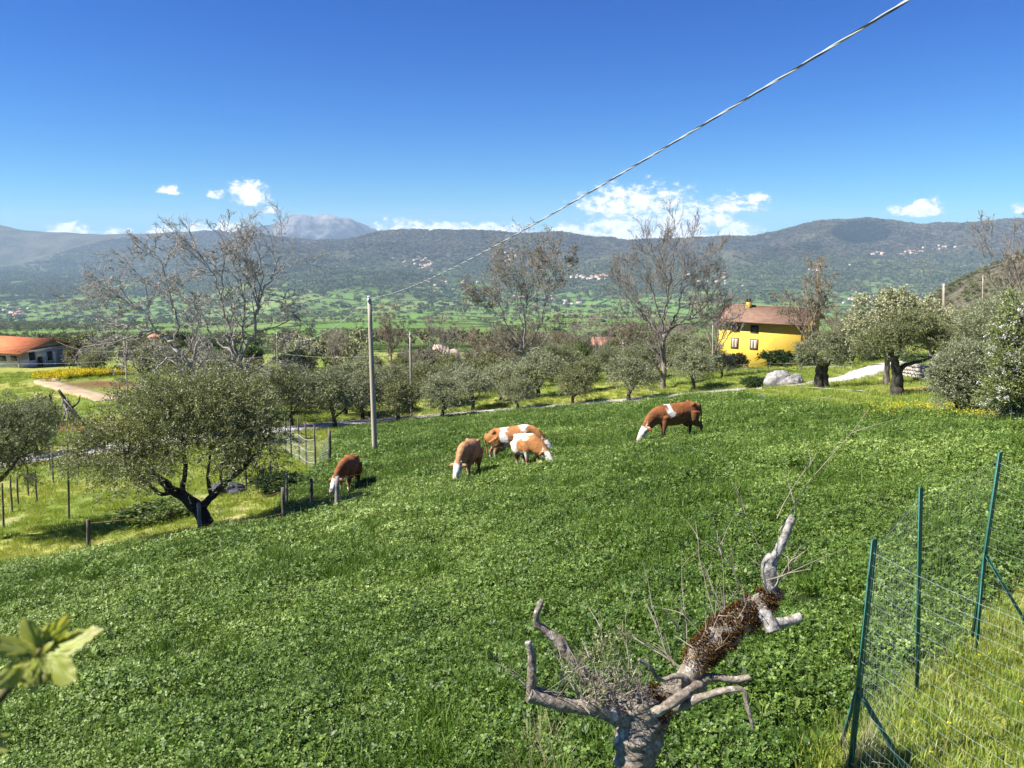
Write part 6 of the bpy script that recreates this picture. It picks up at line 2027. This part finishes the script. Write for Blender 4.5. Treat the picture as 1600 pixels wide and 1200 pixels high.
# yellow flowers and reddish garden by the track
FL_SRC = [grass_patch(350 + i, n=40, rad=.25, hgt=.4, mat=M_grass_y, flowers=60, fsize=.07) for i in range(2)]
c0, c1 = gpt(102, 588), gpt(158, 588)
u = RNG.random(420); P = c0[None] * (1 - u)[:, None] + c1[None] * u[:, None] + np.stack([RNG.normal(0, .6, 420), RNG.normal(0, 2.6, 420), np.zeros(420)], -1)
P[:, 2] = H(P[:, 0], P[:, 1])
scatter('yellow_flowers', P, RNG.random(420) * 6.28, 1.2 + .8 * RNG.random(420), FL_SRC, 'strip of bright yellow flowering rape by the dirt track')
# yellow weeds in flower on the right margin under the olives
P = gpts([(1340 + 250 * RNG.random(), 636 + 24 * RNG.random()) for _ in range(160)])
FW_SRC = [grass_patch(360 + i, n=50, rad=.3, hgt=.22, mat=M_grass_y, flowers=14, fsize=.035) for i in range(2)]
scatter('yellow_weeds', P, RNG.random(160) * 6.28, .9 + .6 * RNG.random(160), FW_SRC, 'yellow-flowering weeds along the clover edge under the olives')

# ------------------------------------------------------------------ the old pruned tree in the foreground
m, t, out = new_mat('lichen_bark')
tcn = t.n('ShaderNodeTexCoord'); ov = tcn.outputs['Object']
n1 = t.noise(ov, 9.0, 6, 0.65); n2 = t.noise(ov, 26.0, 6, 0.7); n3 = t.noise(ov, 13.0, 4, 0.6, dist=0.6)
c = t.ramp(n2, [(0.3, (0.08, 0.06, 0.045)), (0.5, (0.27, 0.225, 0.175)), (0.72, (0.48, 0.42, 0.345))])
c = t.mix(t.maprange(n1, 0.56, 0.64), c, t.ramp(n2, [(0.3, (0.38, 0.35, 0.30)), (0.7, (0.68, 0.65, 0.58))]))
c = t.mix(t.maprange(n3, 0.70, 0.74), c, (0.62, 0.30, 0.04))
p = t.n('ShaderNodeBsdfPrincipled'); p.inputs['Roughness'].default_value = 0.93; p.inputs['Specular IOR Level'].default_value = 0.1
t.link(c, p.inputs['Base Color'])
b = t.n('ShaderNodeBump'); b.inputs['Strength'].default_value = 1.0; b.inputs['Distance'].default_value = 0.022
t.link(t.math('ADD', t.noise(ov, 34.0, 6, 0.75), n1), b.inputs['Height']); t.link(b.outputs[0], p.inputs['Normal'])
t.link(p.outputs[0], out.inputs[0]); M_lichen = m
M_moss = leaf_mat('brown_moss', [(0.0, (0.035, 0.016, 0.007)), (0.5, (0.10, 0.046, 0.015)), (0.85, (0.18, 0.095, 0.025)), (1.0, (0.22, 0.16, 0.04))], 0.9, 0.15, (1, .9, .6), 0.1)
M_drytwig = surf_mat('dry_twig', (0.36, 0.31, 0.25), (0.17, 0.14, 0.11), 6, 0.9, 0.0, spec=0.1)

TB = gpt(986, 1330)
tree = thing('pruned_tree', 'gnarled old pruned tree with mossy leaning limb in the foreground', 'tree', TB)
def knobby(g, pts, radii, sides=20, amp=0.16, seed=0, step=0.010, freq=12.0):
    pts = np.asarray(pts, float)
    L = np.linalg.norm(np.diff(pts, axis=0), axis=1).sum(); n = max(8, int(L / step))
    P = resample(pts, n); 
    rad = np.interp(np.linspace(0, 1, n), np.linspace(0, 1, len(radii)), radii)
    T = unit(np.gradient(P, axis=0)); ref = np.array([0.2, 1.0, 0.1]); A = unit(np.cross(T, ref)); B = np.cross(T, A)
    th = np.arange(sides) / sides * 2 * np.pi
    s = np.linspace(0, L, n)[:, None]
    nz = fbm(s * freq + np.cos(th)[None] * 1.4 + seed, np.sin(th)[None] * 1.4 + s * freq * .35, 4, 200 + seed)
    nf_ = fbm(s * 45 + np.cos(th)[None] * 3.2 + seed, np.sin(th)[None] * 3.2 + s * 12, 3, 300 + seed)
    rd = rad[:, None] * (1 + amp * 1.6 * nz + 0.13 * nf_)
    V = P[:, None] + rd[..., None] * (np.cos(th)[None, :, None] * A[:, None] + np.sin(th)[None, :, None] * B[:, None])
    i, j = np.meshgrid(np.arange(n - 1), np.arange(sides), indexing='ij')
    a = i * sides + j; b2 = i * sides + (j + 1) % sides
    q = np.stack([a, b2, b2 + sides, a + sides], -1).reshape(-1, 4)
    n0 = n * sides
    VV = np.vstack([V.reshape(-1, 3), P[0], P[-1]])
    tri = [(n0, (k + 1) % sides, k) for k in range(sides)] + [(n0 + 1, (n - 1) * sides + k, (n - 1) * sides + (k + 1) % sides) for k in range(sides)]
    g.add(VV, q, tri)
    return V, P, rad
def L_(pl): return [px_local(TB, q[0], q[1], q[2] if len(q) > 2 else 0.0) for q in pl]
gt = Geo()
knobby(gt, L_([(984, 1370), (986, 1290), (990, 1220), (996, 1160), (1004, 1115), (1012, 1085)]), [.15, .125, .112, .118, .145, .09], 28, .12, 1)
knobby(gt, L_([(1000, 1140), (1028, 1105, .03), (1045, 1085, .05), (1062, 1070, .08)]), [.095, .11, .085, .06], 22, .16, 2)
limbV, limbP, limbR = knobby(gt, L_([(1050, 1085, .05), (1078, 1052, .08), (1100, 1020, .12), (1135, 985, .18), (1175, 955, .24), (1205, 932, .28), (1214, 918, .3)]), [.055, .066, .084, .094, .09, .075, .045], 26, .16, 3)
gw_ = Geo()
knobby(gw_, L_([(1208, 930, .28), (1203, 905, .28), (1200, 882, .28), (1208, 868, .28)]), [.052, .042, .05, .032], 16, .18, 4)
knobby(gw_, L_([(1206, 880, .28), (1220, 852, .29), (1232, 825, .3), (1239, 808, .3)]), [.035, .028, .026, .025], 12, .12, 5)
knobby(gw_, L_([(1190, 955, .2), (1202, 972, .14), (1208, 988, .1)]), [.06, .05, .048], 14, .15, 6)
knobby(gw_, L_([(1200, 972, .15), (1225, 972, .15), (1252, 964, .15)]), [.04, .032, .028], 12, .18, 7)
lV, lP, lR = knobby(gt, L_([(1000, 1120), (965, 1118, -.05), (925, 1105, -.1), (885, 1100, -.12), (855, 1092, -.13), (826, 1084, -.14)]), [.075, .058, .05, .042, .045, .05], 18, .24, 8)
knobby(gt, L_([(829, 1086, -.14), (831, 1050, -.14), (830, 1020, -.14), (824, 1003, -.14)]), [.024, .026, .024, .018], 10, .2, 9)
knobby(gt, L_([(990, 1110), (955, 1085, .05), (922, 1058, .1), (893, 1030, .12), (872, 1002, .14), (852, 985, .15), (838, 972, .15), (843, 948, .15), (847, 938, .15)]), [.062, .05, .045, .04, .035, .04, .028, .022, .018], 16, .24, 10)
knobby(gt, L_([(1085, 1068, .05), (1060, 1056, 0), (1032, 1062, -.05), (1015, 1042, -.08), (998, 1030, -.1)]), [.03, .018, .014, .013, .010], 8, .12, 11)
knobby(gt, L_([(1040, 1112, 0), (1075, 1098, -.1), (1110, 1085, -.15), (1158, 1077, -.2), (1168, 1105, -.22), (1177, 1140, -.25)]), [.035, .028, .024, .017, .013, .008], 10, .14, 12)
knobby(gt, L_([(1085, 1062, .06), (1118, 1058, .05), (1150, 1062, .04), (1172, 1058, .03)]), [.04, .026, .022, .018], 10, .16, 13)
knobby(gt, L_([(1095, 1070, .05), (1070, 1085, -.1), (1040, 1105, -.15), (1020, 1115, -.15)]), [.045, .032, .034, .03], 10, .14, 14)
gt.build('trunk', M_lichen, tree, smooth=True)
M_whitelichen = surf_mat('white_lichen_bark', (0.46, 0.435, 0.40), (0.10, 0.085, 0.07), 32, 0.95, 0.9, 60, spec=0.1, bdist=0.012)
gw_.build('limb_tip', M_whitelichen, tree, smooth=True)['label'] = 'limb end crusted with white lichen'
# moss on the leaning limb and the crotch
g = Geo(); rg = np.random.default_rng(8)
def moss_on(V, P, n, lo, hi, up=0.0, ln=.022):
    ni, si = V.shape[:2]
    i = rg.integers(int(lo * ni), max(int(hi * ni), int(lo * ni) + 1), n * 3); j = rg.integers(0, si, n * 3)
    nr = unit(V[i, j] - P[i]); k = (nr[:, 2] > up + rg.normal(0, .25, n * 3))
    cl = fbm(V[i, j][:, 0] * 14, V[i, j][:, 2] * 14 + V[i, j][:, 1] * 9, 3, 77) > -0.34
    u_ = (i / ni - lo) / max(hi - lo, 1e-6); k &= cl & (rg.random(n * 3) < np.clip(np.sin(np.clip(u_, 0, 1) * np.pi) * 1.8, 0, 1))
    i, j, nr = i[k][:n], j[k][:n], nr[k][:n]
    p0 = V[i, j] + rg.normal(0, .008, (len(i), 3)); D = unit(nr + rg.normal(0, .6, (len(i), 3)))
    g.leaves(p0, D, unit(np.cross(D, rand_unit(len(i), rg))), ln * (.6 + .9 * rg.random(len(i))), np.full(len(i), .006) * (.7 + .6 * rg.random(len(i))))
moss_on(limbV, limbP, 15000, .20, .99, -0.35, .016)
V2, P2, _r = knobby(Geo(), L_([(1000, 1140), (1028, 1105, .03), (1045, 1085, .05), (1062, 1070, .08)]), [.095, .11, .085, .06], 22, .16, 2)
moss_on(V2, P2, 2600, .2, .75, 0.0)
g.build('moss', M_moss, tree)
# dry whips
g = Geo()
PP = []
def whip(p, d, L, droop=0.0):
    q = [np.asarray(p, float)]; d = unit(d)
    for s in range(5):
        d = unit(d + rg.normal(0, .10, 3) - np.array([0, 0, droop * s * .1])); q.append(q[-1] + d * L / 5)
    PP.append(q)
    for k in range(int(rg.integers(1, 4))):
        i = int(rg.integers(1, 5)); d2 = unit(d + rg.normal(0, .55, 3)); qq = [q[i]]
        for s in range(5): d2 = unit(d2 + rg.normal(0, .1, 3)); qq.append(qq[-1] + d2 * L * .35 / 5)
        PP.append(qq)
for i in range(26):
    k = int(rg.integers(int(.1 * len(limbP)), len(limbP))); whip(limbP[k] + rg.normal(0, .04, 3), [rg.normal(0, .7), rg.normal(0, .5), .8], .25 + .35 * rg.random())
for i in range(60):
    c = px_local(TB, 900 + 110 * rg.random(), 1070 + 45 * rg.random(), rg.normal(0, .10)); whip(c, [rg.normal(0, .6), rg.normal(0, .4), 1.0 + .5 * rg.random()], .12 + .22 * rg.random())
for i in range(22):
    k = int(rg.integers(int(.2 * len(lP)), len(lP))); whip(lP[k], [rg.normal(0, .7), rg.normal(0, .5), .7], .15 + .25 * rg.random())
for (a, bq, L) in [((1236, 850), (1300, 750), .95), ((1232, 830), (1262, 790), .5), ((1215, 930), (1290, 905), .5), ((1210, 935), (1250, 1000), .35), ((1180, 950), (1145, 880), .6), ((1130, 985), (1110, 880), .6),
                   ((1085, 1030), (1072, 930), .6), ((1060, 1070), (1010, 960), .7), ((990, 1090), (1000, 960), .7), ((960, 1090), (930, 950), .6), ((1205, 880), (1165, 770), .6)]:
    A, Bq = np.array(L_([a])[0]) + [0, .2, 0], np.array(L_([bq])[0]) + [0, .25, 0]; whip(A, Bq - A, L)
PP = np.array(PP); g.tubes(PP, np.linspace(.0034, .0012, 6)[None] * (.7 + .7 * rg.random((len(PP), 1))), 4, cap=False)
g.build('twigs', M_drytwig, tree)['kind'] = 'stuff'
g = Geo()
LB = [tuple(px_local(TB, 950, 1060)) + (.16, .14, .13), tuple(px_local(TB, 935, 1035)) + (.12, .12, .11), tuple(px_local(TB, 965, 1020)) + (.10, .1, .10)]
olive_leaves(g, LB, 150, 8, .030, .007, rg, shoot=.10)
g.build('leafy_shoots', M_olive_y, tree)

# dry grass clump at the lower middle, tall grass by the trunk
DG = [grass_patch(370 + i, n=90, rad=.16, hgt=.55, wid=.006, mat=leaf_mat('dry_grass_%d' % i, [(0, (.30, .25, .13)), (1, (.50, .44, .28))], .7, .25, (1, 1, .8), .15)) for i in range(1)]
P = np.array([gpt(845, 1195), gpt(820, 1230), gpt(870, 1240), gpt(1340, 1215), gpt(1356, 1190)]); scatter('dry_grass', P, np.arange(5.) * 1.3, np.array([.8, .7, .7, .7, .6]), DG, 'pale dry grass stems beside the old pruned tree')

# ------------------------------------------------------------------ vine shoot right in front of the lens
m, t, out = new_mat('vine_leaf')
ca = t.n('ShaderNodeVertexColor', layer_name='tint'); p = t.n('ShaderNodeBsdfPrincipled'); p.inputs['Roughness'].default_value = 0.5
t.link(ca.outputs[0], p.inputs['Base Color']); tr = t.n('ShaderNodeBsdfTranslucent'); t.link(t.mix(1.0, ca.outputs[0], (1.3, 1.25, .5), 'MULTIPLY'), tr.inputs[0])
mx = t.n('ShaderNodeMixShader'); mx.inputs[0].default_value = 0.45; t.link(p.outputs[0], mx.inputs[1]); t.link(tr.outputs[0], mx.inputs[2]); t.link(mx.outputs[0], out.inputs[0])
M_vine = m
M_vstem = surf_mat('vine_stem', (0.15, 0.13, 0.035), (0.08, 0.06, 0.025), 60, 0.6, 0.1, 200)
VB = at(-30, 1150, 0.60)
vine = thing('vine_shoot', 'young grapevine shoot with lobed leaves close to the lens, lower left corner', 'vine', VB)
def vleaf(base, tip, nrm, size, seed, curl=0.35):
    rg = np.random.default_rng(seed)
    X = unit(np.asarray(tip) - np.asarray(base)); N = unit(np.asarray(nrm) - X * np.dot(nrm, X)); Y = np.cross(N, X)
    na, nr = 121, 8
    th = np.linspace(-2.75, 2.75, na)
    lob = np.full(na, 0.34)
    for (tk, ak, wk) in ((0, 1.0, .60), (.95, .86, .55), (-.95, .86, .55), (1.95, .66, .6), (-1.95, .66, .6), (2.6, .5, .4), (-2.6, .5, .4)):
        lob = np.maximum(lob, ak * (1 - (np.abs(th - tk) / wk) ** 1.25 * .62) * (np.abs(th - tk) < wk * 1.3))
    lob = lob * (1 + 0.10 * (np.abs(np.mod(th * 5.2, 1.0) - .5) - .25))
    V, Cc = [], []
    for r in np.linspace(0, 1, nr):
        for a, l in zip(th, lob):
            rr = r * l * size
            z = curl * size * (r ** 1.6) * (0.30 * np.cos(a * 2.56) - .35 * np.sin(a) ** 2 * np.sign(r)) + .02 * size * rg.normal()
            V.append(np.asarray(base) + X * rr * math.cos(a) + Y * rr * math.sin(a) + N * z)
            vein = np.exp(-((np.abs(np.sin(a * 1.28))) / .10) ** 2)
            cb = np.array([.34, .40, .06]) * (1 - vein * .6) + np.array([.52, .52, .20]) * vein * .6
            Cc.append(cb * (1 - .35 * r ** 3) + np.array([.36, .27, .10]) * .35 * r ** 3)
    q = [(i * na + j, i * na + j + 1, (i + 1) * na + j + 1, (i + 1) * na + j) for i in range(nr - 1) for j in range(na - 1)]
    o = mesh_np('leaf', np.array(V) - VB, q, mat=M_vine, parent=vine, smooth=True, colors={'tint': np.array(Cc)})
    return o
d_ = 0.58
vleaf(at(66, 1022, d_), at(168, 990, d_ + .02), np.array([-0.10, -0.30, 0.95]), 0.047, 1, .5)
vleaf(at(62, 1020, d_), at(-25, 1008, d_ - .012), np.array([-0.05, -0.42, 0.9]), 0.042, 2, .5)
vleaf(at(64, 1016, d_ + .004), at(104, 957, d_ + .02), np.array([0.75, -0.55, 0.2]), 0.034, 3, .6)
vleaf(at(60, 1014, d_ + .006), at(40, 968, d_ + .02), np.array([-0.6, -0.7, 0.3]), 0.025, 4, .6)
vleaf(at(56, 1030, d_ - .004), at(46, 1056, d_ - .008), np.array([0.5, -0.7, 0.4]), 0.017, 5, .5)
vleaf(at(-14, 1160, d_), at(24, 1180, d_), np.array([0.1, -0.6, 0.7]), 0.016, 6)
g = Geo(); g.tubes(resample([at(-60, 1190, d_), at(-15, 1112, d_), at(20, 1068, d_), at(46, 1035, d_), at(64, 1016, d_)], 16) - VB, np.linspace(.0048, .0026, 16), 8); g.build('stem', M_vstem, vine, smooth=True)

# ------------------------------------------------------------------ haze
bx = Geo().box((0, 7600, 22), (30000, 16600, 720.0))
m, t, out = new_mat('haze_air')
pv = t.n('ShaderNodeVolumePrincipled')
pv.inputs['Color'].default_value = (0.56, 0.74, 1.0, 1)
pv.inputs['Density'].default_value = 5.0e-5
pv.inputs['Anisotropy'].default_value = 0.0
t.link(pv.outputs[0], out.inputs['Volume'])
hz_ = bx.build('haze', m)
tag(hz_, 'thin blue haze filling the valley air', None, kind='stuff')
